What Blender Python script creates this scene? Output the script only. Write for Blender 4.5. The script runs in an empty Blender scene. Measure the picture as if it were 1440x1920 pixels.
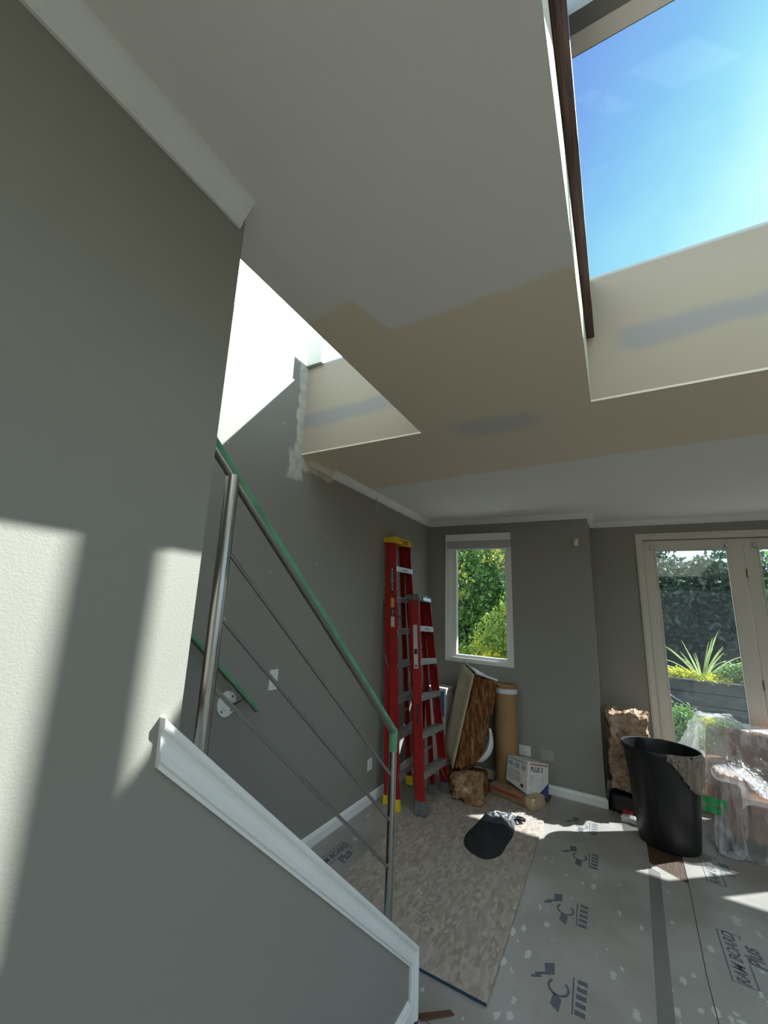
import bpy, math, random
import numpy as np
from mathutils import Vector, Matrix, noise
random.seed(4); RNG = np.random.default_rng(7)
SC = bpy.context.scene; COL = SC.collection

# ------------------------------------------------------------------ camera
F_PX, PITCH, ROLL, YAW, CAM_H = 784.31, 12.4744, 3.1816, -32.6286, 1.78
pi_, ro_, ya_ = (math.radians(a) for a in (PITCH, ROLL, YAW))
cf = Vector((math.sin(ya_)*math.cos(pi_), math.cos(ya_)*math.cos(pi_), math.sin(pi_)))
cr = Vector((math.cos(ya_), -math.sin(ya_), 0)); cu = cr.cross(cf)
r2 = cr*math.cos(ro_) + cu*math.sin(ro_); u2 = -cr*math.sin(ro_) + cu*math.cos(ro_)
cam = bpy.data.objects.new('camera', bpy.data.cameras.new('camera')); COL.objects.link(cam)
M = Matrix((r2, u2, -cf)).transposed().to_4x4(); M.translation = (0, 0, CAM_H)
cam.matrix_world = M
cam.data.sensor_fit = 'VERTICAL'; cam.data.sensor_height = 36; cam.data.lens = F_PX*36/1920
cam.data.shift_x = (720-655.02)/1920; cam.data.shift_y = (964.66-960)/1920
cam.data.clip_start = 0.02
SC.camera = cam

# ------------------------------------------------------------------ world, sun, exposure
SUN_TO = Vector((1, 1, 1.25)).normalized()          # direction towards the sun
SKY_STRENGTH, SUN_E = 1.0, 9.8
W = bpy.data.worlds.new('sky'); SC.world = W; W.use_nodes = True
nt = W.node_tree; nt.nodes.clear()
def N(nt, t, **kw):
    n = nt.nodes.new(t)
    for k, v in kw.items():
        if k == 'i':
            for a, b in v.items(): n.inputs[a].default_value = b
        else: setattr(n, k, v)
    return n
def ramp(nt, stops, fac=None, interp='LINEAR'):
    n = nt.nodes.new('ShaderNodeValToRGB'); cr_ = n.color_ramp; cr_.interpolation = interp
    while len(cr_.elements) < len(stops): cr_.elements.new(0.5)
    for e, (p, c) in zip(cr_.elements, stops):
        e.position = p; e.color = (*c, 1) if len(c) == 3 else c
    if fac is not None: nt.links.new(fac, n.inputs[0])
    return n
tc = N(nt, 'ShaderNodeTexCoord')
dot = N(nt, 'ShaderNodeVectorMath', operation='DOT_PRODUCT'); dot.inputs[1].default_value = SUN_TO
nt.links.new(tc.outputs['Generated'], dot.inputs[0])
nz = N(nt, 'ShaderNodeTexNoise', i={'Scale': 2.2, 'Detail': 6, 'Roughness': .55})
nt.links.new(tc.outputs['Generated'], nz.inputs['Vector'])
def nm(op, a, b):
    n = nt.nodes.new('ShaderNodeMath'); n.operation = op
    for i, x in enumerate((a, b)):
        if isinstance(x, (int, float)): n.inputs[i].default_value = x
        else: nt.links.new(x, n.inputs[i])
    return n.outputs[0]
sep = N(nt, 'ShaderNodeSeparateXYZ'); nt.links.new(tc.outputs['Generated'], sep.inputs[0])
tt = nm('SUBTRACT', dot.outputs['Value'], nm('MULTIPLY', sep.outputs['Z'], .6))        # nearer the sun and lower down = paler
tt = nm('ADD', tt, nm('MULTIPLY', nm('SUBTRACT', nz.outputs[0], .5), .16))
tt = nm('MULTIPLY', nm('ADD', tt, -.30), 3.6)
sky = ramp(nt, [(0.0, (.12, .24, .56)), (.25, (.16, .30, .62)), (.50, (.19, .41, .66)), (.72, (.27, .56, .70)), (.95, (.52, .80, .80))], tt)
def mr(x, a, b):
    n = nt.nodes.new('ShaderNodeMapRange'); n.interpolation_type = 'SMOOTHSTEP'; nt.links.new(x, n.inputs[0])
    n.inputs[1].default_value = a; n.inputs[2].default_value = b; return n.outputs[0]
def mixw(f, a, b):
    n = nt.nodes.new('ShaderNodeMixRGB'); nt.links.new(f, n.inputs[0])
    for i, x in ((1, a), (2, b)):
        if isinstance(x, tuple): n.inputs[i].default_value = (*x, 1)
        else: nt.links.new(x, n.inputs[i])
    return n.outputs[0]
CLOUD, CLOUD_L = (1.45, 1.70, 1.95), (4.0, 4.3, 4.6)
c_ = mixw(mr(dot.outputs['Value'], .70, .50), sky.outputs[0], CLOUD)                  # sky away from the sun, brightened as added fill for the room
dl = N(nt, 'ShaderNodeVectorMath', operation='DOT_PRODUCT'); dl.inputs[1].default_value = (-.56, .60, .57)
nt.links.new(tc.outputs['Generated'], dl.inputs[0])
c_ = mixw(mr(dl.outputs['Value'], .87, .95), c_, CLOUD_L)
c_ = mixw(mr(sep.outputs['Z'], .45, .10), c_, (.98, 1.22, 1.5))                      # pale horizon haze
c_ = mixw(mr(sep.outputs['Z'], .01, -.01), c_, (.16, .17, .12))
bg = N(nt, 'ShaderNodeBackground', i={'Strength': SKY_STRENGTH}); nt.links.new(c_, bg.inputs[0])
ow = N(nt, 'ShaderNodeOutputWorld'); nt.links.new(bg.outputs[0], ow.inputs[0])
sl = bpy.data.lights.new('sun', 'SUN'); sl.energy = SUN_E; sl.angle = math.radians(.6); sl.color = (1, .985, .96)
so = bpy.data.objects.new('sun', sl); COL.objects.link(so)
so.rotation_euler = SUN_TO.to_track_quat('Z', 'Y').to_euler()
SC.view_settings.view_transform = 'Standard'; SC.view_settings.look = 'None'
SC.view_settings.gamma = 1; SC.view_settings.use_curve_mapping = False
SC.view_settings.exposure = 0.68
SC.cycles.max_bounces = 10; SC.cycles.diffuse_bounces = 6; SC.cycles.transparent_max_bounces = 12
SC.cycles.caustics_reflective = False; SC.cycles.caustics_refractive = False
SC.cycles.sample_clamp_indirect = 6

# ------------------------------------------------------------------ mesh helpers
class MB:
    def __init__(s): s.v = []; s.f = []
    def add(s, vs, fs):
        b = len(s.v); s.v += [tuple(v) for v in vs]; s.f += [tuple(b+i for i in f) for f in fs]; return s
    def box(s, x0, x1, y0, y1, z0, z1):
        vs = [(x, y, z) for z in (z0, z1) for y in (y0, y1) for x in (x0, x1)]
        return s.add(vs, [(0, 2, 3, 1), (4, 5, 7, 6), (0, 1, 5, 4), (2, 6, 7, 3), (0, 4, 6, 2), (1, 3, 7, 5)])
    def hexa(s, c):      # 8 corners ordered like box()
        return s.add(c, [(0, 2, 3, 1), (4, 5, 7, 6), (0, 1, 5, 4), (2, 6, 7, 3), (0, 4, 6, 2), (1, 3, 7, 5)])
    def bar(s, a, b, w, t, up=(0, 0, 1)):   # rectangular bar from a to b; w across, t along 'up'
        a, b, up = Vector(a), Vector(b), Vector(up); d = (b-a).normalized()
        side = d.cross(up).normalized()*w/2; u = side.cross(d).normalized()*t/2
        c = [a-side-u, a+side-u, b-side-u, b+side-u, a-side+u, a+side+u, b-side+u, b+side+u]
        return s.hexa(c)
    def tube(s, pts, r, n=12, caps=True, a0=0, a1=2*math.pi, ref=(0, 0, 1), rs=None):
        pts = [Vector(p) for p in pts]; rings = []; full = abs(a1-a0-2*math.pi) < 1e-6
        k = n if full else n+1
        vs = []
        for i, p in enumerate(pts):
            d = (pts[min(i+1, len(pts)-1)] - pts[max(i-1, 0)]).normalized()
            rf = Vector(ref)
            if abs(d.dot(rf)) > .99: rf = Vector((1, 0, 0))
            a = d.cross(rf).normalized(); b = a.cross(d).normalized()
            rr = rs[i] if rs else r
            if 0 < i < len(pts)-1:
                d1 = (pts[i]-pts[i-1]).normalized(); d2 = (pts[i+1]-pts[i]).normalized()
                sc = 1/max(.5, math.sqrt((1+d1.dot(d2))/2)); b = b*sc
            vs += [p + a*(rr*math.cos(a0+(a1-a0)*j/n)) + b*(rr*math.sin(a0+(a1-a0)*j/n)) for j in range(k)]
        fs = []
        for i in range(len(pts)-1):
            for j in range(n):
                j2 = (j+1) % k if full else j+1
                fs.append((i*k+j, i*k+j2, (i+1)*k+j2, (i+1)*k+j))
        if caps and full: fs += [tuple(range(k-1, -1, -1)), tuple((len(pts)-1)*k+j for j in range(k))]
        return s.add(vs, fs)
    def cyl(s, p0, p1, r0, r1=None, n=24): return s.tube([p0, p1], r0, n, rs=[r0, r0 if r1 is None else r1])
    def prism(s, poly, a, b, to3):   # poly 2-D, extruded between parameter a and b; to3(u,v,t)
        n = len(poly); vs = [to3(u, v, a) for u, v in poly] + [to3(u, v, b) for u, v in poly]
        fs = [tuple(range(n-1, -1, -1)), tuple(range(n, 2*n))] + [(i, (i+1) % n, n+(i+1) % n, n+i) for i in range(n)]
        return s.add(vs, fs)
    def lathe(s, prof, c=(0, 0, 0), n=32, close=False):
        vs = []; m = len(prof)
        for r, z in prof:
            vs += [(c[0]+r*math.cos(2*math.pi*j/n), c[1]+r*math.sin(2*math.pi*j/n), c[2]+z) for j in range(n)]
        fs = [(i*n+j, i*n+(j+1) % n, (i+1)*n+(j+1) % n, (i+1)*n+j) for i in range(m-1) for j in range(n)]
        if close: fs += [tuple(range(n-1, -1, -1)), tuple((m-1)*n+j for j in range(n))]
        return s.add(vs, fs)
    def build(s, name, mat, parent=None, smooth=False, bevel=0, off=None):
        me = bpy.data.meshes.new(name); vs = s.v
        if off is None and parent is not None and not parent.get('_loc', None) is None: off = parent['_loc']
        if off is not None: vs = [(x-off[0], y-off[1], z-off[2]) for x, y, z in vs]
        me.from_pydata(vs, [], s.f); me.validate(); me.update()
        me.materials.append(mat)
        import bmesh
        bm = bmesh.new(); bm.from_mesh(me); bmesh.ops.recalc_face_normals(bm, faces=bm.faces); bm.to_mesh(me); bm.free()
        if smooth:
            me.polygons.foreach_set('use_smooth', [True]*len(me.polygons))
            me.set_sharp_from_angle(angle=math.radians(40))
        o = bpy.data.objects.new(name, me); COL.objects.link(o)
        if parent is not None:
            o.parent = parent
            if parent.get('_loc', None) is not None: o['_loc'] = parent['_loc']
        if bevel:
            m = o.modifiers.new('bevel', 'BEVEL'); m.width = bevel; m.segments = 2; m.limit_method = 'ANGLE'
        return o
def tag(o, label=None, cat=None, group=None, kind=None):
    if label: o['label'] = label
    if cat: o['category'] = cat
    if group: o['group'] = group
    if kind: o['kind'] = kind
    return o
def thing(name, label, cat, loc, group=None):
    o = bpy.data.objects.new(name, None); COL.objects.link(o); o.location = loc; o['_loc'] = list(loc)
    o.empty_display_size = .1
    return tag(o, label, cat, group)
def struct(name, mb, mat, parent=None, **kw):
    o = mb.build(name, mat, parent, **kw)
    if parent is None: o['kind'] = 'structure'
    return o
def fill_mesh(name, V, F, mat, parent=None, smooth=False):
    me = bpy.data.meshes.new(name); V = np.asarray(V, dtype=np.float32)
    if parent is not None and parent.get('_loc', None) is not None: V = V - np.array(list(parent['_loc']), dtype=np.float32)
    F = np.asarray(F, dtype=np.int32); k = F.shape[1]
    me.vertices.add(len(V)); me.vertices.foreach_set('co', V.ravel())
    me.loops.add(F.size); me.loops.foreach_set('vertex_index', F.ravel())
    me.polygons.add(len(F)); me.polygons.foreach_set('loop_start', np.arange(0, F.size, k, dtype=np.int32))
    me.update(calc_edges=True); me.validate(); me.materials.append(mat)
    if smooth: me.polygons.foreach_set('use_smooth', [True]*len(me.polygons))
    o = bpy.data.objects.new(name, me); COL.objects.link(o)
    if parent is not None:
        o.parent = parent
        if parent.get('_loc', None) is not None: o['_loc'] = parent['_loc']
    return o
def text_obj(txt, size, mat, name, parent, mw, shear=0, extrude=.0003, bold=0, align='CENTER', xs=1.0):
    cu_ = bpy.data.curves.new(name, 'FONT'); cu_.body = txt; cu_.size = size; cu_.shear = shear
    cu_.extrude = extrude; cu_.offset = bold; cu_.align_x = align; cu_.align_y = 'CENTER'; cu_.resolution_u = 3
    t = bpy.data.objects.new(name, cu_); COL.objects.link(t)
    dg = bpy.context.evaluated_depsgraph_get(); dg.update()
    me = bpy.data.meshes.new_from_object(t.evaluated_get(dg)); bpy.data.objects.remove(t)
    me.name = name; me.transform(mw @ Matrix.Diagonal((xs, 1, 1, 1)))
    off = parent.get('_loc', None) if parent is not None else None
    if off is not None: me.transform(Matrix.Translation([-a for a in off]))
    me.materials.clear(); me.materials.append(mat)
    o = bpy.data.objects.new(name, me); COL.objects.link(o)
    if parent is not None:
        o.parent = parent
        if off is not None: o['_loc'] = off
    return o
def frame_m(o, ex, ey):
    ex = Vector(ex).normalized(); ey = Vector(ey).normalized(); ez = ex.cross(ey)
    m = Matrix((ex, ey, ez)).transposed().to_4x4(); m.translation = o; return m

# ------------------------------------------------------------------ materials
def newmat(name):
    m = bpy.data.materials.new(name); m.use_nodes = True; t = m.node_tree
    return m, t, t.nodes['Principled BSDF'], t.nodes['Material Output']
def mat(name, col, rough=.6, metal=0, bump=0, bscale=60, var=0, vscale=3, spec=.5, bdetail=4):
    m, t, b, o = newmat(name)
    b.inputs['Base Color'].default_value = (*col, 1); b.inputs['Roughness'].default_value = rough
    b.inputs['Metallic'].default_value = metal; b.inputs['Specular IOR Level'].default_value = spec
    tcn = N(t, 'ShaderNodeTexCoord')
    if var:
        n = N(t, 'ShaderNodeTexNoise', i={'Scale': vscale, 'Detail': 6}); t.links.new(tcn.outputs['Object'], n.inputs['Vector'])
        lo = tuple(c*(1-var) for c in col); hi = tuple(min(1, c*(1+var)) for c in col)
        r = ramp(t, [(.3, lo), (.7, hi)], n.outputs[0]); t.links.new(r.outputs[0], b.inputs['Base Color'])
    if bump:
        n = N(t, 'ShaderNodeTexNoise', i={'Scale': bscale, 'Detail': bdetail}); t.links.new(tcn.outputs['Object'], n.inputs['Vector'])
        bp = N(t, 'ShaderNodeBump', i={'Strength': bump, 'Distance': .01}); t.links.new(n.outputs[0], bp.inputs['Height'])
        t.links.new(bp.outputs[0], b.inputs['Normal'])
    return m
WALLC = (.285, .272, .243)
M_WALL = mat('grey_wall_paint', WALLC, .55, bump=.12, bscale=220, var=.03, vscale=1.5)
M_TRIM = mat('white_trim_paint', (.84, .84, .82), .4, var=.03)
M_DOORP = mat('cream_door_paint', (.66, .63, .56), .45, var=.03)
M_WHITE = mat('white_plastic', (.8, .8, .78), .35)
M_CREAM = mat('cream_plaster', (.76, .71, .58), .7, var=.04)
M_STEEL = mat('brushed_steel', (.42, .41, .39), .28, 1, bump=.05, bscale=300)
M_TAPE = mat('green_masking_tape', (.11, .31, .17), .6, var=.18, vscale=14, bump=.15, bscale=60)
M_RED = mat('red_fibreglass', (.31, .012, .010), .38, var=.15, vscale=9)
M_YEL = mat('yellow_plastic', (.80, .52, .02), .5, var=.12, vscale=25)
M_ALU = mat('aluminium', (.55, .56, .57), .38, .85, var=.12, vscale=20)
M_DKG = mat('dark_grey_plastic', (.13, .135, .13), .55, var=.3, vscale=25)
M_BLACK = mat('black_plastic', (.010, .010, .011), .5, var=.4, vscale=10, bump=.1, bscale=20)
M_CLOTH = mat('black_canvas', (.012, .012, .014), .85, bump=.3, bscale=200)
M_INK = mat('dark_ink', (.10, .105, .125), .7)
M_INKB = mat('black_ink', (.02, .02, .025), .6)
M_GREYC = mat('grey_cloth', (.17, .18, .18), .8, bump=.3, bscale=250)
M_KRAFT = mat('kraft_paper', (.33, .19, .085), .7, var=.12, vscale=4, bump=.08, bscale=30)
M_LABEL = mat('label_sticker', (.55, .54, .5), .5)
M_BLUE = mat('blue_label', (.04, .16, .36), .5)
M_PURP = mat('dark_blue_print', (.05, .05, .16), .5)
M_REDP = mat('red_print', (.38, .05, .03), .6)
M_SOFA = mat('brown_leather', (.27, .115, .062), .42, var=.2, vscale=5, bump=.1, bscale=40)
M_DECK = mat('grey_deck', (.25, .24, .22), .8, var=.3, vscale=4)
M_PLANTER = mat('weathered_planter_wood', (.05, .056, .056), .8, var=.35, vscale=6)
M_BARK = mat('bark', (.06, .045, .035), .9, var=.4, vscale=12)
M_VALANCE = mat('white_valance', (.82, .82, .82), .6)
M_SHADE = mat('grey_woven_shade', (.46, .46, .46), .8, bump=.3, bscale=150)
M_SCREW = mat('screw_hole', (.03, .03, .03), .6)
M_PINKP = mat('pale_red_print', (.50, .36, .33), .6)
M_GRYP = mat('grey_print', (.33, .33, .36), .6)
M_BRASS = mat('aged_hinge', (.25, .13, .05), .5, .6)

def pos_nodes(t):
    tcn = N(t, 'ShaderNodeTexCoord'); s = N(t, 'ShaderNodeSeparateXYZ'); t.links.new(tcn.outputs['Object'], s.inputs[0]); return tcn, s
def math_(t, op, a, b=None, clamp=False):
    n = N(t, 'ShaderNodeMath', operation=op, use_clamp=clamp)
    for i, x in enumerate((a, b)):
        if x is None: continue
        if isinstance(x, (int, float)): n.inputs[i].default_value = x
        else: t.links.new(x, n.inputs[i])
    return n.outputs[0]
def sstep(t, x, a, b):       # smooth 0..1 from a to b
    n = N(t, 'ShaderNodeMapRange', interpolation_type='SMOOTHSTEP'); t.links.new(x, n.inputs[0])
    n.inputs[1].default_value = a; n.inputs[2].default_value = b; return n.outputs[0]
def mixc(t, f, a, b):
    n = N(t, 'ShaderNodeMixRGB')
    if isinstance(f, (int, float)): n.inputs[0].default_value = f
    else: t.links.new(f, n.inputs[0])
    for i, x in ((1, a), (2, b)):
        if isinstance(x, tuple): n.inputs[i].default_value = (*x, 1)
        else: t.links.new(x, n.inputs[i])
    return n.outputs[0]
def noise_(t, vec, scale, detail=5, rough=.5, sc=None):
    n = N(t, 'ShaderNodeTexNoise', i={'Scale': scale, 'Detail': detail, 'Roughness': rough})
    if sc:
        mp = N(t, 'ShaderNodeMapping'); mp.inputs['Scale'].default_value = sc; t.links.new(vec, mp.inputs[0]); vec = mp.outputs[0]
    t.links.new(vec, n.inputs['Vector']); return n.outputs[0]
def AND(t, *xs):
    r = xs[0]
    for x in xs[1:]: r = math_(t, 'MULTIPLY', r, x)
    return r
def band(t, x, a, b, e): return AND(t, sstep(t, x, a-e, a+e), sstep(t, x, b+e, b-e))

# ceiling paint: grey-white, an unpainted tan band, a grey filler smear
def ceiling_mat():
    m, t, b, o = newmat('ceiling_paint'); tcn, s = pos_nodes(t); v = tcn.outputs['Object']
    w = noise_(t, v, 3.0, 4); wob = math_(t, 'MULTIPLY', math_(t, 'SUBTRACT', w, .5), .12)
    y = math_(t, 'ADD', s.outputs['Y'], wob); x = math_(t, 'ADD', s.outputs['X'], wob)
    edge = math_(t, 'ADD', 1.20, math_(t, 'MULTIPLY', sstep(t, x, -.80, -.74), .22))
    ye = math_(t, 'SUBTRACT', y, edge)
    far = math_(t, 'ADD', y, math_(t, 'MULTIPLY', s.outputs['X'], .06))
    tan = AND(t, sstep(t, ye, -.025, .025), sstep(t, far, 3.46, 3.40))
    g = AND(t, band(t, x, -.82, -.34, .08), band(t, y, 2.46, 2.70, .07))
    c = mixc(t, tan, (.82, .805, .77), (.79, .69, .54))
    c = mixc(t, math_(t, 'MULTIPLY', g, .7), c, (.56, .56, .56))
    t.links.new(c, b.inputs['Base Color']); b.inputs['Roughness'].default_value = .75
    bn = noise_(t, v, 150, 3); bp = N(t, 'ShaderNodeBump', i={'Strength': .08, 'Distance': .01}); t.links.new(bn, bp.inputs['Height']); t.links.new(bp.outputs[0], b.inputs['Normal'])
    return m
M_CEIL = ceiling_mat()
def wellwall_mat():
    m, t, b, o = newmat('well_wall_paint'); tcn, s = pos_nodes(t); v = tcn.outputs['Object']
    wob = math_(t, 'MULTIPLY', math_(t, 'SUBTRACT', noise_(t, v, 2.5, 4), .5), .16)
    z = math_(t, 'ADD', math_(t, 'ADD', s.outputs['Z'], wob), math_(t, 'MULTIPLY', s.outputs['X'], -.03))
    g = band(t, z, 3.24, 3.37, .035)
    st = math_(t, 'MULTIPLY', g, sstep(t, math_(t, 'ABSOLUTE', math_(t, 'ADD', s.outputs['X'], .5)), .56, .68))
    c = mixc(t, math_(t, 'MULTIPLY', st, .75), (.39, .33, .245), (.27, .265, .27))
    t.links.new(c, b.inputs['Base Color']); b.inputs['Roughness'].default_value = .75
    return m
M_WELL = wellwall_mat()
def leftwall_mat():
    m, t, b, o = newmat('patched_wall_paint'); tcn, s = pos_nodes(t); v = tcn.outputs['Object']
    y, z = s.outputs['Y'], s.outputs['Z']
    n1 = noise_(t, v, 9, 6, .6); w1 = math_(t, 'MULTIPLY', math_(t, 'SUBTRACT', n1, .5), .13)
    yy = math_(t, 'ADD', y, w1); zz = math_(t, 'ADD', z, w1)
    m1 = AND(t, band(t, yy, 2.40, 2.60, .012), sstep(t, zz, 2.90, 2.93))            # joint compound up the corner
    m2 = AND(t, band(t, yy, 2.34, 2.52, .015), band(t, zz, 2.74, 2.98, .015))       # blob at the corner
    m3 = AND(t, band(t, yy, 2.48, 2.96, .02), band(t, zz, 2.86, 2.99, .012))
    mk = math_(t, 'MAXIMUM', m1, math_(t, 'MAXIMUM', m2, m3))
    sp = N(t, 'ShaderNodeTexVoronoi', i={'Scale': 7, 'Randomness': 1}); t.links.new(v, sp.inputs['Vector'])
    spk = AND(t, math_(t, 'LESS_THAN', math_(t, 'ADD', sp.outputs['Distance'], math_(t, 'MULTIPLY', math_(t, 'SUBTRACT', noise_(t, v, 60, 3), .5), .2)), .085),
              math_(t, 'GREATER_THAN', noise_(t, v, 3, 2), .54), band(t, z, 1.9, 3.2, .1), band(t, y, 1.4, 3.4, .2))
    mk2 = math_(t, 'MAXIMUM', math_(t, 'MULTIPLY', mk, .9), math_(t, 'MULTIPLY', spk, .5))
    ov = noise_(t, v, 14, 4)
    mudc = mixc(t, sstep(t, ov, .4, .65), (.62, .57, .47), (.45, .45, .42))
    c = mixc(t, mk2, WALLC, mudc)
    t.links.new(c, b.inputs['Base Color']); b.inputs['Roughness'].default_value = .6
    bn = noise_(t, v, 200, 3); bp = N(t, 'ShaderNodeBump', i={'Strength': .12, 'Distance': .01}); t.links.new(bn, bp.inputs['Height']); t.links.new(bp.outputs[0], b.inputs['Normal'])
    return m
M_LWALL = leftwall_mat()
def splat(t, v, scale, thr, gate, nscale=40, amp=.25, sc=None):
    vo = N(t, 'ShaderNodeTexVoronoi', i={'Scale': scale, 'Randomness': 1})
    vec = v
    if sc:
        mp = N(t, 'ShaderNodeMapping'); mp.inputs['Scale'].default_value = sc; t.links.new(v, mp.inputs[0]); vec = mp.outputs[0]
    t.links.new(vec, vo.inputs['Vector'])
    d = math_(t, 'ADD', vo.outputs['Distance'], math_(t, 'MULTIPLY', math_(t, 'SUBTRACT', noise_(t, v, nscale, 4), .5), amp))
    sc_ = N(t, 'ShaderNodeSeparateXYZ'); t.links.new(vo.outputs['Color'], sc_.inputs[0])
    lim = math_(t, 'MULTIPLY', math_(t, 'SUBTRACT', sc_.outputs['X'], gate), thr)
    return sstep(t, math_(t, 'SUBTRACT', lim, d), 0, .03)
def board_mat():
    m, t, b, o = newmat('floor_protection_paper'); tcn, s = pos_nodes(t); v = tcn.outputs['Object']
    base = mixc(t, sstep(t, noise_(t, v, 2.3, 6), .3, .7), (.27, .242, .215), (.36, .33, .30))
    base = mixc(t, math_(t, 'MULTIPLY', sstep(t, noise_(t, v, 7, 8, .7, sc=(1, .35, 1)), .5, .75), .35), base, (.42, .40, .375))
    a = splat(t, v, 4.2, .60, .58, 26, .55, sc=(1.9, .9, 1)); b2 = splat(t, v, 11, .70, .50, 50, .5, sc=(1.7, .8, 1))
    reg = AND(t, sstep(t, s.outputs['Y'], 4.3, 3.6), 1.0)
    mk = math_(t, 'MULTIPLY', math_(t, 'MAXIMUM', a, b2), math_(t, 'ADD', math_(t, 'MULTIPLY', reg, .58), .08))
    c = mixc(t, mk, base, (.60, .62, .58))
    t.links.new(c, b.inputs['Base Color']); b.inputs['Roughness'].default_value = .42
    b.inputs['Specular IOR Level'].default_value = .6
    bn = noise_(t, v, 9, 5); bp = N(t, 'ShaderNodeBump', i={'Strength': .12, 'Distance': .02}); t.links.new(bn, bp.inputs['Height']); t.links.new(bp.outputs[0], b.inputs['Normal'])
    return m
M_BOARD = board_mat()
def osb_mat():
    m, t, b, o = newmat('strand_board'); tcn, s = pos_nodes(t); v = tcn.outputs['Object']
    cols = None
    vo = N(t, 'ShaderNodeTexVoronoi', i={'Scale': 62, 'Randomness': 1})
    mp = N(t, 'ShaderNodeMapping'); mp.inputs['Scale'].default_value = (1, .30, 1); mp.inputs['Rotation'].default_value = (0, 0, .35)
    wv = N(t, 'ShaderNodeMixRGB', blend_type='ADD'); wv.inputs[0].default_value = .05; 
    nn = N(t, 'ShaderNodeTexNoise', i={'Scale': 6, 'Detail': 3}); t.links.new(v, nn.inputs['Vector'])
    t.links.new(v, wv.inputs[1]); t.links.new(nn.outputs['Color'], wv.inputs[2]); t.links.new(wv.outputs[0], mp.inputs[0])
    t.links.new(mp.outputs[0], vo.inputs['Vector'])
    sc_ = N(t, 'ShaderNodeSeparateXYZ'); t.links.new(vo.outputs['Color'], sc_.inputs[0])
    c = ramp(t, [(0, (.275, .215, .175)), (.5, (.36, .295, .245)), (1, (.45, .375, .32))], sc_.outputs['X']).outputs[0]
    c = mixc(t, math_(t, 'MULTIPLY', sstep(t, noise_(t, v, 3.2, 7, .65), .45, .72), .55), c, (.34, .305, .28))
    dk = sstep(t, noise_(t, v, 30, 4, .6, sc=(1, .3, 1)), .64, .74)
    c = mixc(t, math_(t, 'MULTIPLY', dk, .5), c, (.16, .12, .09))
    wm = splat(t, v, 9, .42, .5, 50, .3)
    c = mixc(t, math_(t, 'MULTIPLY', wm, .55), c, (.62, .58, .53))
    sm = AND(t, band(t, math_(t, 'ADD', s.outputs['X'], math_(t, 'MULTIPLY', s.outputs['Y'], .0)), -1.16, -1.02, .03), band(t, s.outputs['Y'], 2.95, 3.55, .1), sstep(t, noise_(t, v, 18, 4), .38, .6))
    c = mixc(t, math_(t, 'MULTIPLY', sm, .6), c, (.20, .19, .21))
    t.links.new(c, b.inputs['Base Color']); b.inputs['Roughness'].default_value = .6
    bp = N(t, 'ShaderNodeBump', i={'Strength': .15, 'Distance': .01}); t.links.new(sc_.outputs['X'], bp.inputs['Height']); t.links.new(bp.outputs[0], b.inputs['Normal'])
    return m
M_OSB = osb_mat(); M_OSBE = mat('blue_edge_seal', (.015, .05, .09), .6)
def wood_mat(name, a, c, sc=(1, 12, 12), rough=.5):
    m, t, b, o = newmat(name); tcn, s = pos_nodes(t)
    n = noise_(t, tcn.outputs['Object'], 6, 8, .65, sc=sc)
    r = ramp(t, [(.35, a), (.65, c)], n); t.links.new(r.outputs[0], b.inputs['Base Color']); b.inputs['Roughness'].default_value = rough
    bp = N(t, 'ShaderNodeBump', i={'Strength': .3, 'Distance': .01}); t.links.new(n, bp.inputs['Height']); t.links.new(bp.outputs[0], b.inputs['Normal'])
    return m
M_BEAM = wood_mat('stained_beam_wood', (.012, .006, .005), (.11, .05, .04), (25, .8, 12))
M_FLOORW = wood_mat('oak_floor', (.035, .018, .010), (.10, .055, .03), (14, 1, 1))
def fiber_mat(name, dark, mid, light, sc=(1, 1, 1), scale=22):
    m, t, b, o = newmat(name); tcn, s = pos_nodes(t); v = tcn.outputs['Object']
    n = noise_(t, v, scale, 10, .7, sc=sc)
    r = ramp(t, [(.30, dark), (.5, mid), (.70, light)], n); t.links.new(r.outputs[0], b.inputs['Base Color'])
    b.inputs['Roughness'].default_value = .95; b.inputs['Specular IOR Level'].default_value = .1
    n2 = noise_(t, v, scale*3, 8, .7, sc=sc)
    bp = N(t, 'ShaderNodeBump', i={'Strength': .9, 'Distance': .02}); t.links.new(n2, bp.inputs['Height']); t.links.new(bp.outputs[0], b.inputs['Normal'])
    return m
M_FIB = fiber_mat('brown_glass_wool', (.045, .014, .005), (.20, .078, .026), (.46, .26, .13), (1.6, 1.6, .35), 18)
M_FIB2 = fiber_mat('light_brown_glass_wool', (.20, .10, .06), (.58, .40, .28), (.88, .74, .60), (1, 1, 1), 15)
M_FIB3 = fiber_mat('tan_glass_wool', (.10, .045, .022), (.34, .20, .11), (.70, .54, .38), (1, 1, 1), 9)
M_FACE = mat('vapour_paper', (.52, .47, .32), .6, var=.12, vscale=6, bump=.1, bscale=15)
M_PAPER = mat('white_paper', (.7, .71, .74), .55, var=.06, vscale=8)

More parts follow.
